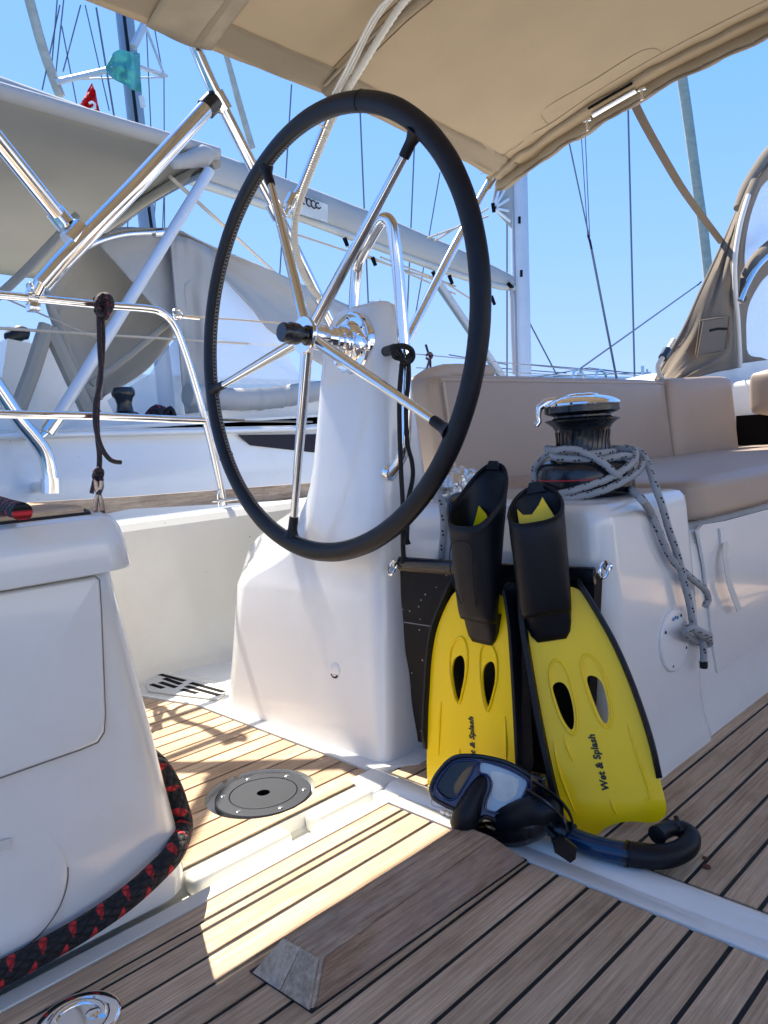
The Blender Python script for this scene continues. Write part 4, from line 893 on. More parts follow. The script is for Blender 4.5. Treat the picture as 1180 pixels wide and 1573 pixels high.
plate('frame',smoothpath(MQ(outer,.006),3,True),[smoothpath(MQ(lensL,.006),2,True),smoothpath(MQ(lensR,.006),2,True)],mn*-.010,TRNAVY,mk)
for nm_,pl2,r_ in (('frame_rim',outer,.0042),):
    g=G(); g.add(*tube(smoothpath(MQ(pl2,.005),5,True),r_,n=10,closed=True)); g.obj(nm_,PLB,mk)
for pl2 in (lensL,lensR):
    g=G(); g.add(*tube(smoothpath(MQ(pl2,.0065),4,True),.0022,n=8,closed=True)); g.obj('lens_bezel',TRNAVY,mk)
LBL=vinyl('pale_blue_lens',.85,(.45,.60,.72))  # mostly opaque pale blue for the right lens
LDK=vinyl('dark_lens',.72,(.012,.018,.024))  # near-black colour stands in for the dark reflection on the left lens
l1=pobj('lens',smoothpath(MQ(lensL,.001),2,True),mn*.002,LDK,mk,smooth=False); 
l2=pobj('lens',smoothpath(MQ(lensR,.001),2,True),mn*.002,LBL,mk,smooth=False); l2['label']='pale blue lens with a white sticker'
pobj('lens_sticker',smoothpath(MQ([(754,1185),(776,1188),(797,1197),(795,1212),(792,1222),(777,1231),(758,1225),(757,1205)],.0032),2,True),mn*.0004,mat('sticker_paper',(.62,.66,.64),.6,var=.08,vs=(60,60,60)),l2,smooth=False)
# skirt behind the frame
secs=[]
cen=sum((p for p in MQ(outer)),V((0,0,0)))/len(outer); sdir=(-mn)
drop=V((0.004,-.012,-.006))
for i,(k,dpt) in enumerate(((.98,-.002),(1.0,.008),(.93,.022),(.84,.042),(.80,.056),(.86,.064),(.93,.066))):
    o_=smoothpath(MQ(outer),2,True); secs.append([max_ for max_ in [cen+(p-cen)*k+sdir*dpt+drop*(dpt/.05) for p in o_]])
for s_ in secs:
    for p in s_: p.z=max(p.z,.013)
o=loft('skirt',secs,RUB,mk,cap1=False,ang=60); solid(o,.002)
# nose pocket and lower skirt
def blob(name,path,radii,mt,parent,fl_=1.0,ref=None):
    p=smoothpath([V(q) for q in path],6); n=len(p); rs=list(np.interp(np.linspace(0,1,n),np.linspace(0,1,len(radii)),radii))
    rs[0]*=.5; rs[-1]*=.5
    g=G(); g.add(*tube(p,rs,n=20,flat=fl_,ref=ref)); return g.obj(name,mt,parent,ang=80)
blob('nose_pocket',[MQ([(742,1192)],.004)[0],MQ([(738,1204)],.010)[0],MQ([(728,1225)],.018)[0],MQ([(720,1245)],.020)[0],MQ([(714,1262)],.014)[0],MQ([(714,1275)],.002)[0]],[.006,.0135,.018,.0225,.024,.014],RUB,mk)
blob('lower_skirt',[MQ([(700,1258)],.004)[0],MQ([(716,1276)],.0)[0],AX(745,1281,1.0),AX(785,1280,1.0),AX(820,1268,1.0),AX(850,1250,1.01)],[.008,.016,.021,.024,.024,.014],PLB,mk)
blob('lower_skirt',[AX(760,1258,.99),AX(800,1255,1.0),AX(835,1244,1.01),AX(862,1238,1.02)],[.018,.028,.030,.016],RUB,mk)
ribbon('mask_strap',[AX(818,1200,.985),AX(838,1212,1.0),AX(858,1228,1.02),AX(874,1248,1.03),AX(880,1270,1.03),AX(874,1290,1.02),AX(856,1288,1.0),AX(835,1270,.995)],V((-.012,-.008,.012)),.003,RUB,mk,8)
ribbon('mask_strap',[AX(808,1215,.985),AX(830,1228,.99),AX(850,1244,1.0),AX(866,1262,1.0),AX(872,1280,1.0)],V((-.012,-.01,.014)),.003,PLB,mk,8)
rbox('strap_buckle',(1.0,.69,.105),(1.016,.715,.135),.004,PLB,mk)
sp0=MQ([(671,1222)],-.012)
g=G(); g.add(*tube(smoothpath(MQ([(664,1218),(661,1232),(664,1240),(682,1244),(700,1246)],-.01),5),.0016,n=6)); g.obj('skirt_edge',ALU,mk)
# snorkel
sn=thing('snorkel','blue and black snorkel lying on the white gutter under the right fin','snorkel',AZ(960,1330,0))
zs=.026
pts=[AZ(838,1262,.045),AZ(862,1277,.038),AZ(885,1290,.033),AZ(915,1301,.031),AZ(945,1308,.031),AZ(968,1312,.031)]
g=G(); p=smoothpath(pts,8); g.add(*tube(p,.0178,n=28)); g.obj('breathing_tube',TRBLUE,sn)
blob('tube_core',[AZ(840,1264,.045),AZ(885,1292,.033),AZ(945,1310,.031),AZ(968,1314,.031)],[.009,.009,.009,.009],TRNAVY,sn)
mp_=[AZ(962,1311,.031),AZ(985,1314,.030),AZ(1010,1316,.030),AZ(1035,1312,.030),AZ(1055,1301,.032),AZ(1060,1286,.036),AZ(1050,1275,.042),AZ(1034,1272,.047),AZ(1018,1277,.049),AZ(1008,1284,.049)]
blob('mouthpiece',mp_,[.0192,.0192,.0188,.0182,.0175,.0165,.0140,.0125,.0135,.0155],RUB,sn)
blob('mouthpiece_lug',[AZ(1038,1272,.052),AZ(1040,1262,.056),AZ(1038,1254,.060)],[.007,.005,.0035],RUB,sn)
blob('mouthpiece_lug',[AZ(1030,1272,.052),AZ(1029,1265,.056),AZ(1026,1260,.058)],[.006,.004,.003],RUB,sn)
g=G(); g.add(*tube([AZ(961,1311,.031),AZ(966,1312,.031)],.0205,n=28)); g.obj('collar',PLB,sn)
kp=tobj('snorkel_keeper',[AZ(858,1276,.040),AZ(876,1286,.036)],.0225,PLB,sn,n=24)
pobj('keeper_tab',[AX(848,1288,.985),AX(862,1280,.985),AX(886,1300,.985),AX(884,1316,.985),AX(876,1322,.985),AX(852,1306,.985)],(-.006,-.004,0),PLB,sn)

# ================================================================ BIMINI
YE=2.24
def wrk(x,yv):
    d=math.hypot(x-3.15,abs(yv)-2.2); a=math.atan2(abs(yv)-2.2,x-3.15); w1=.010*math.sin(a*17+2*noise((x,yv,0)))*math.exp(-d*1.3)*min(1,d*4)
    return w1+.0045*noise((x*9,yv*2.2,1))*math.exp(-abs(abs(yv)-2.1)*3)+.003*noise((x*3,yv*9,5))*math.exp(-abs(x-2.03)*5)
def can(x,yv):
    ze=2.035+.035*math.sin(PI*min(max((x+1.2)/3.3,0),1))
    if x>2.05: ze-=.115*((x-2.05)/1.12)**1.2
    crown=.24*(1-(abs(yv)/YE)**3.2)*(1+.06*math.sin(x*2))
    sag=-.020*abs(math.sin(PI*(x-2.03)/.82))*(1-(abs(yv)/YE)**6) if x<2.85 else 0
    return V((x,yv,ze+crown+sag+.006*noise((x*1.7,yv*1.7,3))+wrk(x,yv)))
bi=thing('bimini','tan canvas bimini stretched over steel bows above the steering wheel','bimini',(1.0,0,2.0))
def cf(u,v_):
    yv=YE*(2*v_-1); yv=math.copysign(abs(yv/YE)**.85,yv)*YE; x=-.45+3.63*u
    e=(abs(yv)/YE)**8
    x2=x-(.05*abs(math.sin(PI*(x-.2)/1.8)) if False else 0)
    p=can(x2,yv)
    if abs(yv)>YE*.99: p.y-=math.copysign(.02*math.sin(PI*(x%.9)/.9),yv)
    return p
gv,gf=grid(cf,70,56); o=mobj('canopy',gv,gf,SOCK,bi,ang=80); solid(o,.0025)
# side hem: a doubled band hanging below the edge
def hem(u,v_): 
    x=-.45+3.63*u; yv=YE-.11*(1-v_)
    p=can(x,yv)-V((0,0,.004+.006*v_+ .003*noise((x*5,v_*3,0)))); return p
gv,gf=grid(hem,90,5); o=mobj('side_hem',gv,gf,SOCK,bi,ang=80); solid(o,.003)
tobj('hem_seam',[can(x,YE-.112)-V((0,0,.006+.0015*noise((x*9,0,0)))) for x in np.linspace(-.4,3.1,80)],.0018,SOCKD,bi,n=5)
# front hem: rolled and wrinkled
fr=[]
for yv in np.linspace(2.27,-.9,110): fr.append(V((3.165+.010*noise((yv*7,1,0)),yv,can(3.15,min(yv,YE)).z-.022+.010*noise((yv*6,0,2)))))
g=G(); rr=[.026+.012*noise((i*.21,0,0))+.004*noise((i*.9,5,0)) for i in range(110)]; g.add(*tube(fr,rr,n=14)); g.obj('rolled_front_hem',SOCK,bi)
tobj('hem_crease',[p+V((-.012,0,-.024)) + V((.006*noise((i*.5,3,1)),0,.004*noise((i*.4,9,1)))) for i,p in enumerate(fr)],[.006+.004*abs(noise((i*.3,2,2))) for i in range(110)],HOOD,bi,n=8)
tobj('hem_fold',[V((3.075+.012*noise((i*.23,7,1)),p.y,can(3.075,min(p.y,YE)).z-.012)) for i,p in enumerate(fr)],[.011+.006*abs(noise((i*.3,4,4))) for i in range(110)],SOCK,bi,n=8)
tobj('hem_seam',[V((3.02,p.y,can(3.02,min(p.y,YE)).z-.004)) for p in fr],.0018,SOCKD,bi,n=5)
# pocket opening with bow, zip pulls
oc=1.615
cpan=[V((2.90,oc+.23,0)),V((2.87,oc+.20,0)),V((2.87,oc-.16,0)),V((2.90,oc-.20,0))]
tobj('patch_seam',[V((x,yv,can(x,yv).z-.004)) for x,yv in ((3.02,oc+.27),(2.95,oc+.26),(2.925,oc+.2),(2.93,oc),(2.93,oc-.18),(2.96,oc-.24),(3.02,oc-.25))],.0018,SOCKD,bi,sm=5,n=5)
ow=[V((3.10,yv,can(3.1,yv).z-.034)) for yv in np.linspace(oc+.10,oc-.10,8)]
tobj('exposed_bow',ow,.0135,STEEL,bi,sm=2)
tobj('slot_edge',[p+V((-.035,0,.016)) for p in ow],.006,DARK,bi,n=6)
for yv in (oc+.12,oc-.13):
    c=V((3.10,yv,can(3.1,yv).z-.045)); zg=thing('zip_pull','','') if False else None
    rbox('zip_pull',(c.x-.02,c.y-.018,c.z-.012),(c.x-.006,c.y+.018,c.z),.003,STEEL,bi,seg=2); rbox('zip_tab',(c.x-.018,c.y-.006,c.z-.050),(c.x-.014,c.y+.006,c.z-.012),.001,STEEL,bi,seg=1)
# bow sleeves
def bow(x,name,r,mt,dz=.018,y0=2.23,y1=-2.2,n=50,dx=0): 
    return tobj(name,[can(x+dx,yv)-V((0,0,dz)) for yv in np.linspace(y0,y1,n)],r,mt,bi,n=16)
for x in (2.03,1.47,.3):
    for s_ in (-.045,.045): tobj('sleeve_seam',[can(x+s_,yv)-V((0,0,.004+.002*noise((yv*20,0,0)))) for yv in np.linspace(2.22,-2,70)],.0022,HOOD,bi,n=6)
    bow(x,'bow_sleeve',.020,SOCK,.012)
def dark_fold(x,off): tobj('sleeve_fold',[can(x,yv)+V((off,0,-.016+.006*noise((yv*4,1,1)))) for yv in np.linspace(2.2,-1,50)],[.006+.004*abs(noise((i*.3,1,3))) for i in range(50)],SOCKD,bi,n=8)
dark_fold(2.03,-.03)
# wide reinforcing band and window zip at the left end of the edge
def band(u,v_):
    x=1.30+.235*u; yv=YE+.012-.95*v_; p=can(x,min(yv,YE)); return p+V((0,0,-.014-.010*math.sin(PI*u)**.5-.006*noise((x*14,yv*5,0))))
gv,gf=grid(band,12,20); o=mobj('edge_sleeve',gv,gf,SOCKD,bi,ang=80); solid(o,.003)
zp=[AY(250,-20,2.15),AY(268,-20,2.15),AY(273,30,2.2),AY(259,33,2.2)]
pobj('zip_strip',zp,(0,-.006,.004),WEB,bi,ang=30)
# legs and braces
YL=2.27
fm=thing('bimini_frame','steel tube frame of the tan bimini, legs and braces on the port side','frame',(1.9,YL,.6))
def st(name,pts,r,yv=YL,sm=0,mt=STEEL,par=None,ys=None):
    P_=[AY(a,b,(ys[i] if ys else yv)) for i,(a,b) in enumerate(pts)]; return tobj(name,P_,r,mt,par or fm,sm=sm,n=24)
leg1=st('leg',[(287,20),(294,52),(310,95),(335,150),(383,245),(425,325),(492,462),(560,600)],.0205,sm=6)
leg2=st('leg',[(770,250),(745,292),(688,398),(630,512),(585,600)],.0205)
st('brace',[(321,162),(208,286),(95,402),(64,438)],.0285,ys=[2.27,2.29,2.36,2.38])
st('brace_end',[(330,154),(316,168)],.034,mt=PLB,ys=[2.265,2.275]); 
b0,b1=AY(96,338,2.375),AY(0,219,2.30); bd_=(b1-b0); tobj('brace',[b0,b1,b0+bd_*((2.06-b0.z)/bd_.z)],.0235,STEEL,fm,n=24)
st('brace_end',[(84,324),(103,347)],.030,ys=[2.38,2.37])
st('brace_joint',[(101,344),(117,358)],.014,ys=[2.37,2.35]); 
st('brace_clamp',[(107,372),(127,350)],.0345,ys=[2.355,2.35])
st('brace_clamp',[(331,143),(346,170)],.029,ys=[2.262,2.262]); st('brace_clamp',[(418,312),(430,335)],.0275,ys=[2.262,2.262])
st('brace_joint',[(333,158),(318,165)],.016,ys=[2.262,2.27])
st('brace',[(527,150),(500,198),(463,292),(449,312)],.0195,ys=[2.2,2.22,2.25,2.26])
st('brace_end',[(452,300),(444,318)],.023,ys=[2.25,2.26]); st('brace_joint',[(446,315),(438,330)],.012,ys=[2.26,2.26])
st('rail_foot',[(64,432),(55,450)],.020,ys=[2.38,2.40])
# cable conduit along the middle bow and down the leg
cn=thing('cable_conduit','ribbed white cable conduit running under the bimini and down its frame','cable',(2.0,2.0,1.5))
pth=[can(1.96,yv)-V((.0,0,.040)) for yv in np.linspace(.6,1.75,8)]
pth=pth+[AY(545,120,2.02),AY(528,150,2.08),AY(512,180,2.13),AY(497,215,2.17),AY(478,262,2.2),AY(462,305,2.21),AY(453,345,2.21),AY(455,385,2.21),AY(468,425,2.22),AY(490,458,2.22)]
p=smoothpath(pth,26); g=G(); g.add(*tube(p,[.0115+.0024*(i%2) for i in range(len(p))],n=14)); g.obj('conduit',mat('ivory_conduit',(.62,.58,.50),.5),cn)
p2=[can(1.93,yv)-V((.0,0,.034)) for yv in np.linspace(.6,1.8,8)]+[AY(530,125,2.06),AY(520,145,2.12)]
for k in range(3): tobj('thin_cable',[q+V((-.014*k,0,-.004*k+.012*noise((i*.4,k,0)))) for i,q in enumerate(smoothpath(p2,5))],.0045,WEB,cn,n=8)
tobj('conduit_tie',[AY(488,190,2.12),AY(505,200,2.1)],.004,WEB,cn,n=8)
# strap from bimini to spray hood
hs=thing('canopy_strap','tan webbing strap pulled tight between bimini and spray hood','strap',AY(1110,372,1.62))
ribbon('webbing',[AY(961,128,1.60),AY(985,180,1.60),AY(1020,243,1.61),AY(1055,300,1.62),AY(1110,374,1.63)],V((.028,-.032,.0)),.003,TANW,hs,4)
# ================================================================ SPRAY HOOD
hd=thing('spray_hood','brown canvas spray hood with clear windows at the right edge of the cockpit','spray hood',(3.9,1.6,.9))
def hp(pts,yv): return [AY(a,b,yv) for a,b in pts]
def hoodpanel(name,pl,yv,mt,th=.01,n=0): 
    return pobj(name,hp(pl,yv),(0,th,0),mt,hd,ang=30)
# side panel as a curved grid between outer edge and hoop
E0=smoothpath([V((a,b,0)) for a,b in ((1006,584),(1022,552),(1050,503),(1076,445),(1110,372),(1133,320),(1152,285),(1190,228))],5)
E1=smoothpath([V((a,b,0)) for a,b in ((1066,581),(1100,572),(1142,560),(1143,520),(1137,440),(1134,380),(1150,300),(1205,232))],5)
def hg(u,v_):
    i=u*(len(E0)-1); a=int(min(i,len(E0)-2)); t=i-a; p=E0[a].lerp(E0[a+1],t); q=E1[a].lerp(E1[a+1],t); r_=p.lerp(q,v_)
    yv=1.62-.10*v_-.05*math.sin(PI*v_)+.018*noise((u*3,v_*9,0))+.012*math.sin(v_*14+u*4)*u*(1-u)*2
    return AY(r_.x,r_.y,yv)
gv,gf=grid(hg,44,20); o=mobj('side_panel',gv,gf,HOOD,hd,ang=80); solid(o,.004)
tobj('panel_binding',[hg(i/40,0)+V((0,-.004,0)) for i in range(41)],.007,HOOD,hd,n=8)
gp=lambda a,b: AY(a,b,1.50)
pk=pobj('mesh_pocket',[gp(1081,493),(gp(1116,489)),(gp(1112,537)),(gp(1072,545))],(0,.004,0),mat('pocket_mesh',(.12,.095,.07),.8,bump=.5,bs=(200,200,200)),hd,ang=30)
tobj('pocket_hem',[gp(1090,508),gp(1103,505),gp(1116,505)],.006,DARK,pk,n=6)
tobj('pocket_frame',[gp(1076,492),gp(1120,486),gp(1115,540),gp(1068,548)],.003,HOOD,pk,n=5,closed=True)
tobj('hoop',[AY(a,b,1.48) for a,b in ((1150,300),(1137,345),(1129,400),(1130,450),(1134,500),(1137,565))],.012,WEB,hd,sm=5)
tobj('hoop_cover',[AY(a,b,1.50) for a,b in ((1160,280),(1141,330),(1131,400),(1127,470))],.026,HOOD,hd,sm=5)
tobj('window_bow',[AY(a,b,1.46) for a,b in ((1137,463),(1146,440),(1160,415),(1178,395),(1210,370))],.014,STEEL,hd,sm=5)
tobj('bow_cover',[AY(a,b,1.50) for a,b in ((1137,458),(1146,430),(1160,402),(1178,383),(1210,355))],.034,HOOD,hd,sm=5)
tobj('top_hem',[AY(a,b,1.55) for a,b in ((1133,320),(1145,292),(1162,264),(1182,237),(1215,205))],[.02,.03,.035,.04,.04],HOOD,hd,sm=4)
wf=hoodpanel('window_surround',[(1134,560),(1131,470),(1136,380),(1150,310),(1172,262),(1230,205),(1230,570)],1.60,HOOD)
o_=hp([(1134,560),(1131,470),(1136,380),(1150,310),(1172,262),(1230,205),(1230,570)],1.60)
h1=hp([(1146,425),(1144,390),(1150,345),(1162,305),(1178,278),(1225,250),(1225,335),(1180,372),(1160,400),(1150,425)],1.60)
h2=hp([(1150,543),(1147,520),(1147,490),(1152,465),(1165,440),(1180,422),(1225,385),(1225,550),(1170,549)],1.60)
bpy.data.objects.remove(wf); plate('window_surround',smoothpath(o_,2,True),[smoothpath(h1,3,True),smoothpath(h2,3,True)],(0,.01,0),HOOD,hd)
for h_ in (h1,h2): pobj('clear_window',smoothpath(h_,3,True),(0,.002,0),VIN,hd,smooth=False)
tobj('drain_tube',[AY(a,b,1.42) for a,b in ((1035,522),(1021,545),(1011,562),(1014,577),(1026,588),(1045,592))],.010,WEB,hd,sm=5,n=10)
tobj('tube_joint',[AY(1025,538,1.42),AY(1018,550,1.42)],.018,PLB,hd,n=12)
struct(pobj('coachroof',[(4.4,-2,.868),(7.5,-2,.868),(7.5,1.7,.868),(4.4,1.9,.868)],(0,0,.06),GELN,smooth=False))
dk=thing('roof_edge','light grey moulded edge under the spray hood','coachroof',(4.3,1.5,.87))
pobj('edge_moulding',[AY(1128,560,1.52),AY(1180,553,1.52),AY(1250,548,1.52),AY(1250,600,1.52),AY(1052,600,1.52),AY(1060,578,1.52)],(0,.5,0),GELN,dk,ang=30)
# ================================================================ PUSHPIT AND GUARD WIRES
pu=thing('pushpit_rail','stainless steel guard rail of two tubes along the port quarter','guard rail',(1.2,2.4,.5))
YR=2.40
tobj('top_tube',[AY(a,b,YR) for a,b in ((-120,443),(0,453),(80,461),(160,469),(225,474),(248,480),(266,497),(281,532),(300,592),(325,683),(345,776))],.0128,STEEL,pu,sm=6,n=20)
tobj('mid_tube',[AY(a,b,YR) for a,b in ((-120,628),(0,636),(150,639),(313,646))],.0125,STEEL,pu,n=20)
rbox('rail_base',(1.50,2.37,.519),(1.60,2.43,.528),.003,STEEL,pu,seg=2)
tobj('lashing_eye',[AY(337,778,2.39),AY(334,762,2.39),AY(337,752,2.39),AY(341,762,2.39)],.003,STEEL,pu,sm=4,n=8)
cl=AY(48,450,2.40)
g=G(); g.add(*tube([AY(41,455,YR),AY(56,457,YR)],.0195,n=20)); g.obj('rail_clamp',STEEL,pu)
rbox('clamp_lug',(cl.x-.010,2.385,cl.z-.022),(cl.x+.010,2.415,cl.z+.030),.006,STEEL,pu,seg=3)
rbox('clamp_lug',(cl.x-.015,2.380,cl.z-.055),(cl.x+.018,2.42,cl.z-.030),.003,STEEL,pu,seg=2)
for dz in (-.008,.014): lobj('clamp_bolt',[(0,.004),(.0055,.003),(.007,0)],V((cl.x,2.384,cl.z+dz)),(0,-1,0),STEEL,pu,n=14)
gw=thing('guard_wires','guard wires running forward from the port guard rail','guard wire',(3,2.5,1.1))
def wire(name,a,b,ya,yb,r,mt,par): return tobj(name,[AY(*a,ya),AY(*b,yb)],r,mt,par,n=8)
wire('upper_wire',(268,484),(640,512),2.4,2.45,.003,CORD,gw); wire('upper_wire',(640,544),(1010,580),2.6,2.6,.003,WIRE,gw)
wire('lower_wire',(316,646),(480,648),2.4,2.4,.003,WIRE,gw); wire('lower_wire',(640,565),(900,578),2.6,2.6,.003,WIRE,gw)
wire('wire_terminal',(270,485),(306,489),2.4,2.4,.006,STEEL,gw); wire('wire_terminal',(338,644),(375,645),2.4,2.4,.005,STEEL,gw)
tobj('shackle',[AY(266,478,2.38),AY(276,476,2.38),AY(280,486,2.38),AY(270,490,2.38)],.004,STEEL,gw,closed=True,sm=4,n=8)
# dark rope hanging from the rail
dr=thing('lashing_rope','dark purple flecked rope knotted to the port guard rail and hanging to the bench','rope',AY(150,785,2.3))
def dp_(l,yv=2.372): return [AY(a,b,yv) for a,b in l]
tobj('hanging_strand',dp_([(156,480),(158,520),(156,560),(151,600),(149,640),(150,670),(153,700),(152,730),(151,750)]),.0085,RDRK,dr,sm=5,n=12)
tobj('hanging_strand',dp_([(152,480),(153,530),(155,580),(147,620),(147,655),(155,685),(166,703),(176,709),(186,710)],2.362),.0078,RDRK,dr,sm=5,n=12)
g=G()
for (l) in ([(147,458),(151,474),(156,483),(166,480),(172,468),(168,456),(158,453),(150,460),(149,472),(160,478)],[(146,466),(160,470),(164,478),(152,482),(148,476)],[(150,462),(163,463),(164,486),(154,488)]):
    g.add(*tube(smoothpath([AY(a,b,2.372-.012*(i%3)) for i,(a,b) in enumerate(l)],6),.0085,n=12))
g.obj('upper_knot',RDRK,dr)
g=G()
for l in ([(145,726),(152,720),(157,726),(153,736),(145,733),(147,725)],[(143,733),(152,730),(156,738),(146,740)]): g.add(*tube(smoothpath([AY(a,b,2.37-.01*(i%2)) for i,(a,b) in enumerate(l)],5),.0075,n=10))
g.obj('lower_knot',RDRK,dr)
tobj('lower_leg',[AY(154,735,2.36),AY(156,748,2.3),AY(148,768,2.2),AY(146,787,2.15)],.0072,RDRK,dr,sm=5,n=10); tobj('lower_leg',[AY(147,737,2.36),AY(149,752,2.3),AY(155,768,2.2),AY(158,787,2.15)],.0072,RDRK,dr,sm=5,n=10); tobj('loose_end',dp_([(146,735),(143,748),(141,758)]),.0072,RDRK,dr,sm=4,n=10)
# second knotted rope further forward
kr=thing('knotted_rope','small black rope knotted on the guard wire beyond the padded coaming end','rope',AY(660,575,2.6))
tobj('strand',[AY(654,529,2.6),AY(658,542,2.6),AY(661,552,2.6),AY(661,575,2.6)],.006,RDRK,kr,sm=4,n=8); tobj('strand',[AY(660,550,2.6),AY(657,562,2.6),AY(652,573,2.6)],.006,RDRK,kr,sm=4,n=8)
g=G(); g.add(*tube(smoothpath([AY(655,546,2.59),AY(660,542,2.57),AY(664,546,2.6),AY(660,552,2.58),AY(655,550,2.6)],5),.0065,n=10)); g.obj('knot',RDRK,kr)

# ================================================================ NEIGHBOURING YACHT
YH=4.5
ny=thing('sailing_yacht','large white sailing yacht moored alongside, with grey spray hood, bimini and boom','yacht',(4,6,-1.3))
prof=[AY(-60,657,YH),AY(480,654,YH),AY(900,600,YH),AY(1250,600,YH)]
zt_=[(-4,.90),(1.5,.895),(3.6,.86),(6,.93),(10,1.05),(14,1.2)]
v=[];f=[]
rows=[(.0,0),(.012,-.02),(.02,-.05),(.0,-.12),(-.03,-.5),(.08,-1.4),(.5,-2.3)]
for x,z in zt_:
    for dy,dz in rows: v.append((x,YH+dy,z+dz))
    v.append((x,YH+.06,z+.005))
m_=len(rows)+1
order=[m_-1]+list(range(m_-1))
for i in range(len(zt_)-1):
    for k in range(m_-1):
        a,b=order[k],order[k+1]; f.append((i*m_+a,i*m_+b,(i+1)*m_+b,(i+1)*m_+a))
mobj('hull',v,f,GEL,ny,ang=40)
tobj('rubbing_strake',[(x,YH-.012,z-.03) for x,z in zt_],.018,GEL,ny,n=10)
tobj('hull_line',[AY(-20,723,YH-.003),AY(200,716,YH-.003)],.0022,GREYP,ny,n=5)
pobj('deck',[(x,YH+.05,z) for x,z in zt_]+[(14,8.2,1.2),(-4,8.2,.9)],(0,0,-.03),GELN,ny,smooth=False)
pobj('far_side',[(-4,8.2,-1.4),(14,8.2,-1.4),(14,8.2,1.2),(-4,8.2,.95)],(0,.1,0),GEL,ny,smooth=False)
hw=pobj('hull_window',[AY(366,668,YH-.012),AY(482,667,YH-.012),AY(560,664,YH-.012),AY(560,703,YH-.012),AY(482,695,YH-.012),AY(385,684,YH-.012)],(0,.008,0),GLASSD,ny,smooth=False)
def yp(name,pl,yv,mt,th=.03,par=None,**k): return pobj(name,[AY(a,b,yv) for a,b in pl],(0,th,0),mt,par or ny,ang=30,**k)
# cabin and coamings seen over the side
cb=yp('cabin_side',[(250,640),(300,634),(340,628),(480,618),(620,610),(620,690),(250,690)],5.1,GEL,1.8)
yp('cockpit_coaming',[(-80,598),(0,600),(12,520),(60,530),(120,545),(180,600),(190,664),(-80,668)],6.8,GEL,.3)
yp('coaming_top',[(-60,640),(60,636),(180,640),(300,648),(300,662),(-60,664)],4.75,GELN,.2)
# rolled side curtain
rc_=[AY(a,b,4.9) for a,b in ((288,606),(330,612),(380,614),(430,610),(480,602),(560,596))]
p=smoothpath(rc_,14); g=G(); g.add(*tube(p,[.085+.012*noise((i*.35,0,0))+.008*noise((i*.9,3,0)) for i in range(len(p))],n=20)); g.obj('rolled_curtain',GREYL,ny)
# spray hood
def soft(name,pl,yv,mt,par,amp=.03,nu=26,nv=18,th=.012,dy=0):
    """quad patch from four corner-to-corner curves given as top and bottom polylines"""
    A=smoothpath([V((a,b,0)) for a,b in pl[0]],6); B=smoothpath([V((a,b,0)) for a,b in pl[1]],6)
    def at(L_,u): i=u*(len(L_)-1); a=int(min(i,len(L_)-2)); return L_[a].lerp(L_[a+1],i-a)
    def fn(u,v_):
        p=at(A,u).lerp(at(B,u),v_); return AY(p.x,p.y,yv+dy*v_+amp*math.sin(PI*u)*math.sin(PI*v_)*2+amp*noise((u*5,v_*5,yv)))
    gv,gf=grid(fn,nu,nv); o=mobj(name,gv,gf,mt,par,ang=80); solid(o,th); return o
hd2=soft('hood_outer',([(150,372),(180,350),(225,350),(268,352),(300,368),(345,388),(410,412),(485,446),(560,480)],[(282,520),(284,500),(286,470),(290,440),(330,420),(345,428),(385,470),(430,520),(560,600)]),5.2,GREYL,ny,.05)
soft('hood_leg',([(262,362),(290,366),(330,385)],[(286,640),(305,640),(326,640)]),5.15,GREYL,ny,.03)
soft('hood_lining',([(72,468),(90,418),(150,366),(210,354),(255,356),(284,400)],[(108,545),(118,575),(150,612),(165,606),(230,565),(283,492)]),5.5,mat('hood_lining',(.50,.45,.37),.9,var=.06,vs=(2,2,2),bump=.5,bs=(4,4,4),bd=.03,trans=.2,spec=.1),ny,.10)
tobj('hood_hoop',[AY(a,b,5.1) for a,b in ((75,440),(78,470),(92,510),(112,560),(138,610),(160,662))],.030,GREYC,ny,sm=5,n=12)
tobj('hood_hoop',[AY(a,b,5.05) for a,b in ((100,400),(140,375),(190,360),(248,357))],.024,STEEL,ny,sm=5,n=12)
tobj('hoop_end',[AY(236,358,5.03),AY(250,357,5.03)],.032,STEEL,ny,n=12)
tobj('hood_batten',[AY(266,490,5.3),AY(200,545,5.3),AY(140,590,5.3)],.026,GREYC,ny,n=10)
tobj('hood_strap_wide',[AY(72,500,5.0),AY(50,570,5.0),AY(18,655,5.0)],.052,GREYC,ny,n=8)
tobj('hood_strap_wide',[AY(76,505,5.0),AY(110,580,5.0),AY(146,655,5.0)],.052,GREYC,ny,n=8)
yp('hood_window',[(165,615),(230,575),(284,500),(292,560),(300,642),(180,645)],5.25,VIN,.004)
yp('hood_window',[(328,436),(345,430),(385,470),(425,520),(470,590),(330,590)],5.3,VIN,.004)
# winches and cabin top gear
c=AY(193,640,4.9)
lobj('winch_drum',[(a*.66,b*.66) for a,b in [(0,0),(.13,0),(.15,.05),(.13,.11),(.085,.13),(.075,.20),(.09,.26),(.115,.29),(.12,.33),(.10,.37),(0,.38)]],c+V((0,0,-.05)),(0,0,1),PLB,ny,n=28)
blob('rope_coil',[AY(225,646,4.9),AY(242,634,4.9),AY(264,640,4.9)],[.03,.06,.03],RDRK,ny)
tobj('rope_coil_turn',[AY(228,650,4.85),AY(238,630,4.85),AY(250,640,4.85),AY(262,627,4.85),AY(270,646,4.85)],.018,RUB,ny,sm=4,n=8)
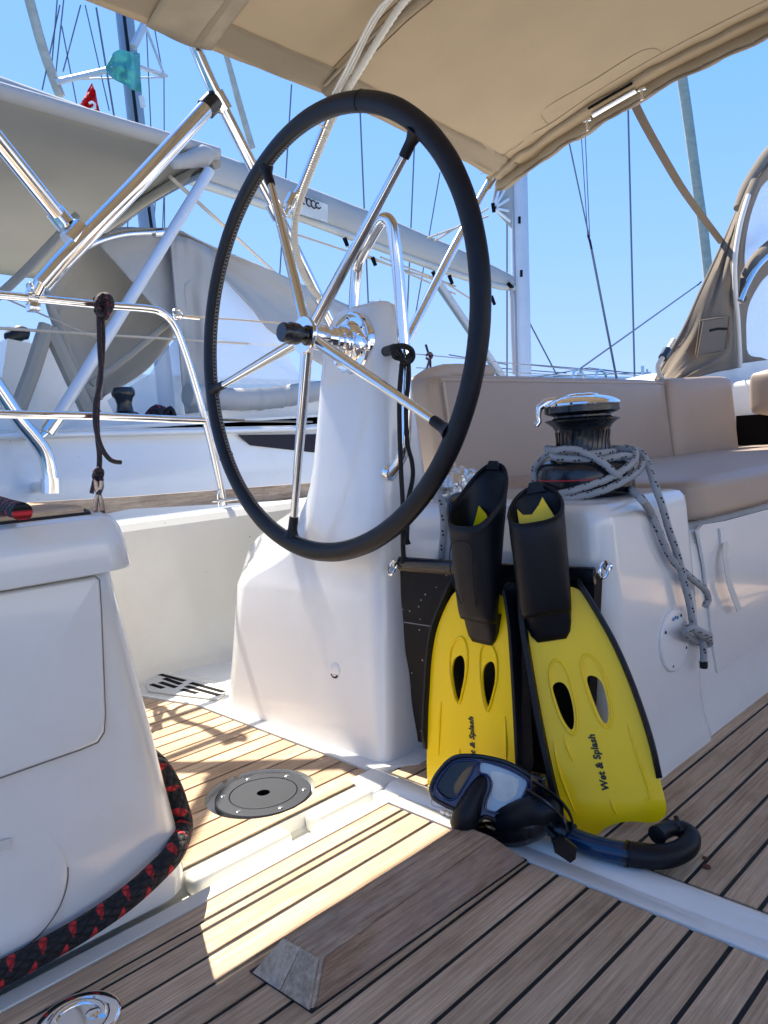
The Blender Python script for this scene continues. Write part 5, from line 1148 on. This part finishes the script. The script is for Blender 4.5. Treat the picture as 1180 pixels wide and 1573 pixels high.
# bimini
nb=[]
def ncan(u,v_):
    x=-1.4+4.42*u; yv=4.45+3.9*v_; z=2.66+.16*(1-u)**1.0*.9+.22*math.sin(PI*min(1,v_*1.0))**.8-.03*math.sin(PI*v_)
    return V((x+.35*v_*u,yv,z-.10*max(0,(u-.9)/.1)**2*math.sin(PI*v_)))
gv,gf=grid(ncan,30,22); o=mobj('bimini_top',gv,gf,GREYC,ny,ang=80); solid(o,.012)
tobj('bimini_side_tube',[ncan(u/20,0)+V((0,-.02,.02)) for u in range(21)],.045,GREYL,ny,n=12)
tobj('bimini_front_tube',[ncan(1,v_/16)+V((.0,0,-.03)) for v_ in range(17)],.035,GREYC,ny,n=12)
blob('bimini_corner',[AY(262,252,4.4),AY(290,246,4.4),AY(312,240,4.4),AY(324,246,4.4)],[.03,.05,.07,.05],GREYL,ny)
tobj('bimini_rail',[AY(120,400,7.0),AY(200,330,6.2),AY(262,290,5.4),AY(318,262,4.5)],.03,PLB,ny,sm=4,n=10)
tobj('bimini_bow',[AY(-20,470,6.3),AY(40,415,6.1),AY(120,330,5.9)],.035,GREYL,ny,sm=3,n=10)
# diagonal strut and curved leg close to the rail
tobj('bimini_strut',[AY(322,262,4.35),AY(80,655,4.3)],.034,ALU,ny,n=20)
tobj('strut_end',[AY(88,642,4.29),AY(72,665,4.29)],.042,STEEL,ny,n=16); tobj('strut_pin',[AY(72,664,4.28),AY(62,672,4.27)],.02,STEEL,ny,n=12)
tobj('stern_leg',[AY(a,b,4.25) for a,b in ((-40,540),(0,600),(30,645),(52,672),(68,695),(76,722),(78,750))],.040,STEEL,ny,sm=6,n=20)
tobj('leg_bracket',[AY(79,748,4.25),AY(79,748,4.25)+V((0,.16,0)),AY(79,748,4.25)+V((0,.26,.0))],.03,STEEL,ny,n=12); tobj('strut_bracket',[AY(66,668,4.28),AY(66,668,4.28)+V((.0,.25,0))],.02,STEEL,ny,n=10)
tobj('leg_collar',[AY(78,735,4.25),AY(79,758,4.25)],.052,STEEL,ny,n=16)
# boom with sail cover and the mast
BP=[(-90,116,34),(0,150,32),(150,201,29),(330,262,26),(470,312,25),(600,362,24),(700,401,20),(760,424,14),(786,432,9)]
bp_=smoothpath([V((a,b,c)) for a,b,c in BP],5); v=[];f=[]; nb_=len(bp_)-1; bc_=[]
for i,q in enumerate(bp_):
    c=AY(q.x,q.y,9.0); dep=(c-CAM).dot(F0); h=q.z*dep/FP; w_=h*.55; bc_.append((c,h))
    for k in range(16): a=2*PI*k/16; v.append(c+V((0,w_*math.cos(a),h*math.copysign(abs(math.sin(a))**.8,math.sin(a))+.012*noise((i*.5,k*.3,0)))))
for i in range(nb_):
    for k in range(16): f.append((i*16+k,i*16+(k+1)%16,(i+1)*16+(k+1)%16,(i+1)*16+k))
f+=[tuple(range(16))[::-1],tuple(nb_*16+k for k in range(16))]
bo=mobj('boom_sail_cover',v,f,GREYL,ny,ang=70)
tobj('boom_tube',[c+V((0,-.03,-h-.02)) for c,h in bc_[::4]],.06,mat('boom_cream',(.55,.52,.46),.5),ny,n=14)
pt=[AY(462,299,8.78),AY(503,315,8.78),AY(503,342,8.78),AY(447,325,8.78)]
pobj('cover_patch',pt,(0,-.01,0),mat('cream_patch',(.62,.61,.56),.8,var=.14,vs=(5,5,5)),bo,smooth=False)
for k,(a,b,r_) in enumerate(((468,308,.055),(475,311,.055),(482,314,.055),(489,316,.04))):
    c=AY(a,b,8.76); tobj('patch_letter',[c+V((.05*math.cos(q),0,r_*math.sin(q))) for q in np.linspace(.4*k,.4*k+4.6,9)],.011,GREYP,bo,n=5)
def nline(name,a,b,ya,yb,r,mt=WIRE,par=None): return tobj(name,[AY(*a,ya),AY(*b,yb)],r,mt,par or ny,n=6)
# mast
def mast(name,a,b,yv,w_,d_,mt,par,ext0=-2,ext1=3,track=True):
    p,q=AY(*a,yv),AY(*b,yv); ax=(q-p).normalized(); p=p-ax*ext0; q=q+ax*ext1; X=V((1,0,0)); X=(X-ax*X.dot(ax)).normalized(); Y_=ax.cross(X)
    g=G(); v=[];n=20
    for e in (p,q):
        for k in range(n): t_=2*PI*k/n; v.append(e+X*(w_*math.copysign(abs(math.cos(t_))**.7,math.cos(t_)))+Y_*(d_*math.copysign(abs(math.sin(t_))**.7,math.sin(t_))))
    f=[(k,(k+1)%n,(k+1)%n+n,k+n) for k in range(n)]+[tuple(range(n))[::-1],tuple(range(n,2*n))]
    o=mobj(name,v,f,mt,par,ang=50)
    return o,p,q,X,Y_,ax
mo_,p_,q_,X_,Y2,ax_=mast('mast',(803,575),(796,250),9.0,.20,.14,ALU,ny,ext0=2.0,ext1=9)
tobj('mast_track',[p_+X_*-.205,q_+X_*-.205],.028,ALUD,mo_,n=6)
for a,b in ((798,338),(801,420)): tobj('mast_slot',[AY(a,b-5,8.80),AY(a,b+5,8.80)],.028,DARK,mo_,n=8)
tobj('halyard',[AY(786,440,8.9),AY(787,500,8.9),AY(790,575,8.9)],.035,mat('pinkish_line',(.45,.38,.36),.8),ny,sm=3,n=6)
blob('gooseneck',[AY(781,436,8.9),AY(787,442,8.9)],[.08,.08],DARK,ny)
# fan shaped head board of the sail bag on the mast
pobj('mast_fan',[AY(765,262,8.9),AY(787,262,8.9),AY(787,350,8.9),AY(757,318,8.9)],(0,.03,0),GREYL,ny,smooth=False)
for a,b in ((770,276),(776,290),(781,306),(781,324),(783,340)): tobj('fan_rib',[AY(759,320,8.87),AY(a,b,8.87)],.03,WHITEP,ny,n=6)
blob('fan_block',[AY(757,312,8.85),AY(759,326,8.85)],[.07,.07],DARK,ny)
# vang, blocks and lines under the boom
nline('vang',(672,432),(776,585),8.9,8.9,.075,mat('vang_grey',(.5,.5,.5),.5)); nline('vang_line',(668,436),(772,588),8.85,8.85,.025)
for a,b in ((575,402),(693,430),(668,424),(532,372),(758,462)): 
    blob('boom_block',[AY(a-3,b-7,8.85),AY(a+2,b+6,8.85)],[.07,.085,.06],DARK,ny)
for L_ in (((440,355),(668,430)),((585,395),(700,440)),((532,378),(700,452)),((680,432),(740,470))): nline('reefing_line',L_[0],L_[1],8.85,8.9,.018,CORD)
nline('lazy_line',(750,320),(655,378),8.8,8.9,.018,CORD); nline('lazy_line',(750,332),(640,372),8.8,8.9,.018,CORD)
nline('cream_cord',(262,272),(470,462),4.6,8.0,.014,CORD)
nline('guard_wire',(-20,503),(640,544),4.5,6.5,.009,CORD); nline('guard_wire',(0,455),(150,520),5,5,.006,CORD)
nline('topping_lift',(553,165),(566,470),9.0,9.0,.014)
nline('shroud',(637,215),(625,500),9.5,9.5,.014); nline('shroud',(676,265),(632,520),9.5,9.5,.012); nline('shroud',(448,130),(430,420),9,9,.012)
nline('shroud',(779,230),(779,590),9.3,9.3,.018); nline('stay',(787,445),(855,575),9,9.5,.016)
nline('stay',(500,120),(498,130),9,9,.01)
# ================================================================ RIGGING OF YACHTS FURTHER OFF
fy=thing('sailing_yacht','mostly hidden sailing yacht at the right, only its furled sail and thin stays showing against the sky','yacht',(20,12,-1.3)); fy['label']='hidden yacht at the right, only furled sail, stays and foredeck gear show'
def furl(name,pts,r,yv,par): return tobj(name,[AY(a,b,yv) for a,b in pts],r,SAIL,par,sm=5,n=14)
furl('furled_sail',[(1036,70),(1046,110),(1058,190),(1070,280),(1080,350),(1090,440)],.21,14,fy)
nl=lambda nme,a,b,yv,r,mt=WIRE: nline(nme,a,b,yv,yv,r,mt,fy)
nl('backstay',(866,180),(906,368),10,.018); nl('backstay',(906,368),(948,585),10,.030); nl('backstay',(890,160),(903,365),10,.012); nl('backstay',(897,160),(906,365),10,.012)
blob('stay_insulator',[AY(903,360,9.95),AY(909,382,9.95)],[.05,.06,.04],RUB,fy)
nl('shroud',(964,130),(975,582),10,.026); nl('boom_line',(1074,436),(893,565),10,.024)
blob('line_block',[AY(1072,438,9.9),AY(1077,433,9.9)],[.04,.05],RUB,fy)
for a,b in (((690,545),(780,560)),((690,560),(870,573)),((820,580),(905,565)),((905,565),(960,572)),((815,560),(1000,575)),((1000,572),(850,578))): nl('guard_wire',a,b,9,.012)
# pulpit gear just above the cushions
for a,b in ((887,573),(922,574)): 
    tobj('pulpit_hoop',[AY(a-6,b+8,8.9),AY(a-5,b-2,8.9),AY(a+2,b-5,8.9),AY(a+8,b+1,8.9),AY(a+10,b+8,8.9)],.03,STEEL,fy,sm=3,n=8)
blob('deck_lamp',[AY(888,574,8.9),AY(896,575,8.9)],[.06,.07],WHITEP,fy)
tobj('stanchion',[AY(987,562,8.9),AY(988,585,8.9)],.04,WHITEP,fy,n=8); tobj('stanchion',[AY(994,567,8.9),AY(995,585,8.9)],.03,ALU,fy,n=8)
yp('foredeck',[(820,576),(1030,580),(1030,620),(820,620)],12.0,GEL,2.0,fy)
yp('hull',[(640,588),(1500,592),(1500,1000),(640,1000)],13.5,GEL,.5,fy)
# distant masts on the left
my=thing('sailing_yacht','yacht behind on the left, its grey mast and spreaders rising above the sail cover','yacht',(9,14,-1.3))
mo2,p_,q_,X_,Y2,ax_=mast('mast',(227,350),(191,18),14,.165,.12,ALUD,my,ext0=4.5,ext1=6)
nm2=lambda nme,a,b,yv,r,mt=WIRE: nline(nme,a,b,yv,yv,r,mt,my)
nm2('mast_cable',(190,18),(212,200),13.7,.035,RUB); nm2('mast_cable',(212,200),(233,350),13.7,.035,RUB)
nm2('spreader',(86,126),(180,104),13.9,.055,ALU); nm2('spreader',(206,100),(254,116),14,.05,ALU); nm2('spreader_wire',(84,122),(250,119),14,.02,ALU)
blob('spreader_end',[AY(248,115,14),AY(257,117,14)],[.07,.07],ALU,my)
nm2('antenna_mount',(205,72),(222,38),13.6,.075,ALU); nm2('antenna_arm',(222,36),(252,114),13.8,.028,ALU); nm2('mast_fender',(217,148),(220,164),13.6,.06,WHITEP)
for a,b,c,d in ((225,40,232,200),(252,120,253,350),(236,36,250,112),(148,12,176,182),(98,0,85,120),(92,8,65,138),(131,8,168,170),(124,8,97,110),(95,40,118,160),(205,24,206,60),(88,0,78,120),(253,270,250,350),(200,290,196,350),(240,290,236,350)): nm2('shroud',(a,b),(c,d),14,.020 if a==148 else .013)
tobj('forestay_furl',[AY(a,b,14) for a,b in ((40,-20),(48,10),(66,75),(84,125),(93,148))],.085,SAIL,my,sm=3,n=12)
tobj('forestay_furl',[AY(a,b,14) for a,b in ((340,60),(352,100),(368,160),(388,228))],[.05,.06,.07,.07],SAIL,my,sm=3,n=12)
yp('hull',[(-200,560),(640,590),(640,900),(-200,900)],16,GEL,3,my); yp('deckhouse',[(-40,545),(6,540),(12,500),(40,508),(60,560),(-40,570)],12.0,GEL,1,my)
blob('cockpit_cushion',[AY(8,520,10.0),AY(30,512,10.0),AY(45,514,10.0)],[.05,.10,.06],RUB,my)
# small instruments mast seen inside the wheel
tobj('radar_arm',[AY(567,464,12),AY(583,464,12),AY(583,478,12)],.03,ALU,my,n=8); blob('wind_sensor',[AY(571,462,12),AY(571,468,12)],[.06,.06],WHITEP,my); blob('wind_sensor',[AY(584,459,12),AY(584,464,12)],[.06,.06],WHITEP,my)
# flags
def flag(name,top,bot,yv,mt,label,cat):
    A=smoothpath([V((a,b,0)) for a,b in top],6); B=smoothpath([V((a,b,0)) for a,b in bot],6)
    def at(L_,u): i=u*(len(L_)-1); a=int(min(i,len(L_)-2)); return L_[a].lerp(L_[a+1],i-a)
    def fn(u,v_): p=at(A,u).lerp(at(B,u),v_); return AY(p.x,p.y,yv+.12*math.sin(u*13+v_*3)*.6+.12*noise((u*5,v_*5,1)))
    gv,gf=grid(fn,30,20); th=thing(name,label,cat,V(gv[0])); o=mobj('cloth',gv,gf,mt,th,ang=80); solid(o,.01); return th
flag('flag',[(163,104),(172,84),(184,76),(200,80),(215,82)],[(164,112),(176,122),(192,130),(204,138),(217,142)],13.3,TURQ,'faded turquoise flag bunched up against the far grey mast','flag')
rf=flag('flag',[(142,128),(144,134),(147,140)],[(123,160),(134,166),(153,174)],13.3,REDF,'small red flag with a white emblem flying above the sail cover','flag')
tobj('emblem',[AY(141+5*math.cos(a),162+5*math.sin(a),13.1) for a in np.linspace(-2.4,1.6,10)],.022,WHITEF,rf,n=6); blob('emblem_dot',[AY(146,166,13.1),AY(148,167,13.1)],[.02,.025],WHITEF,rf)
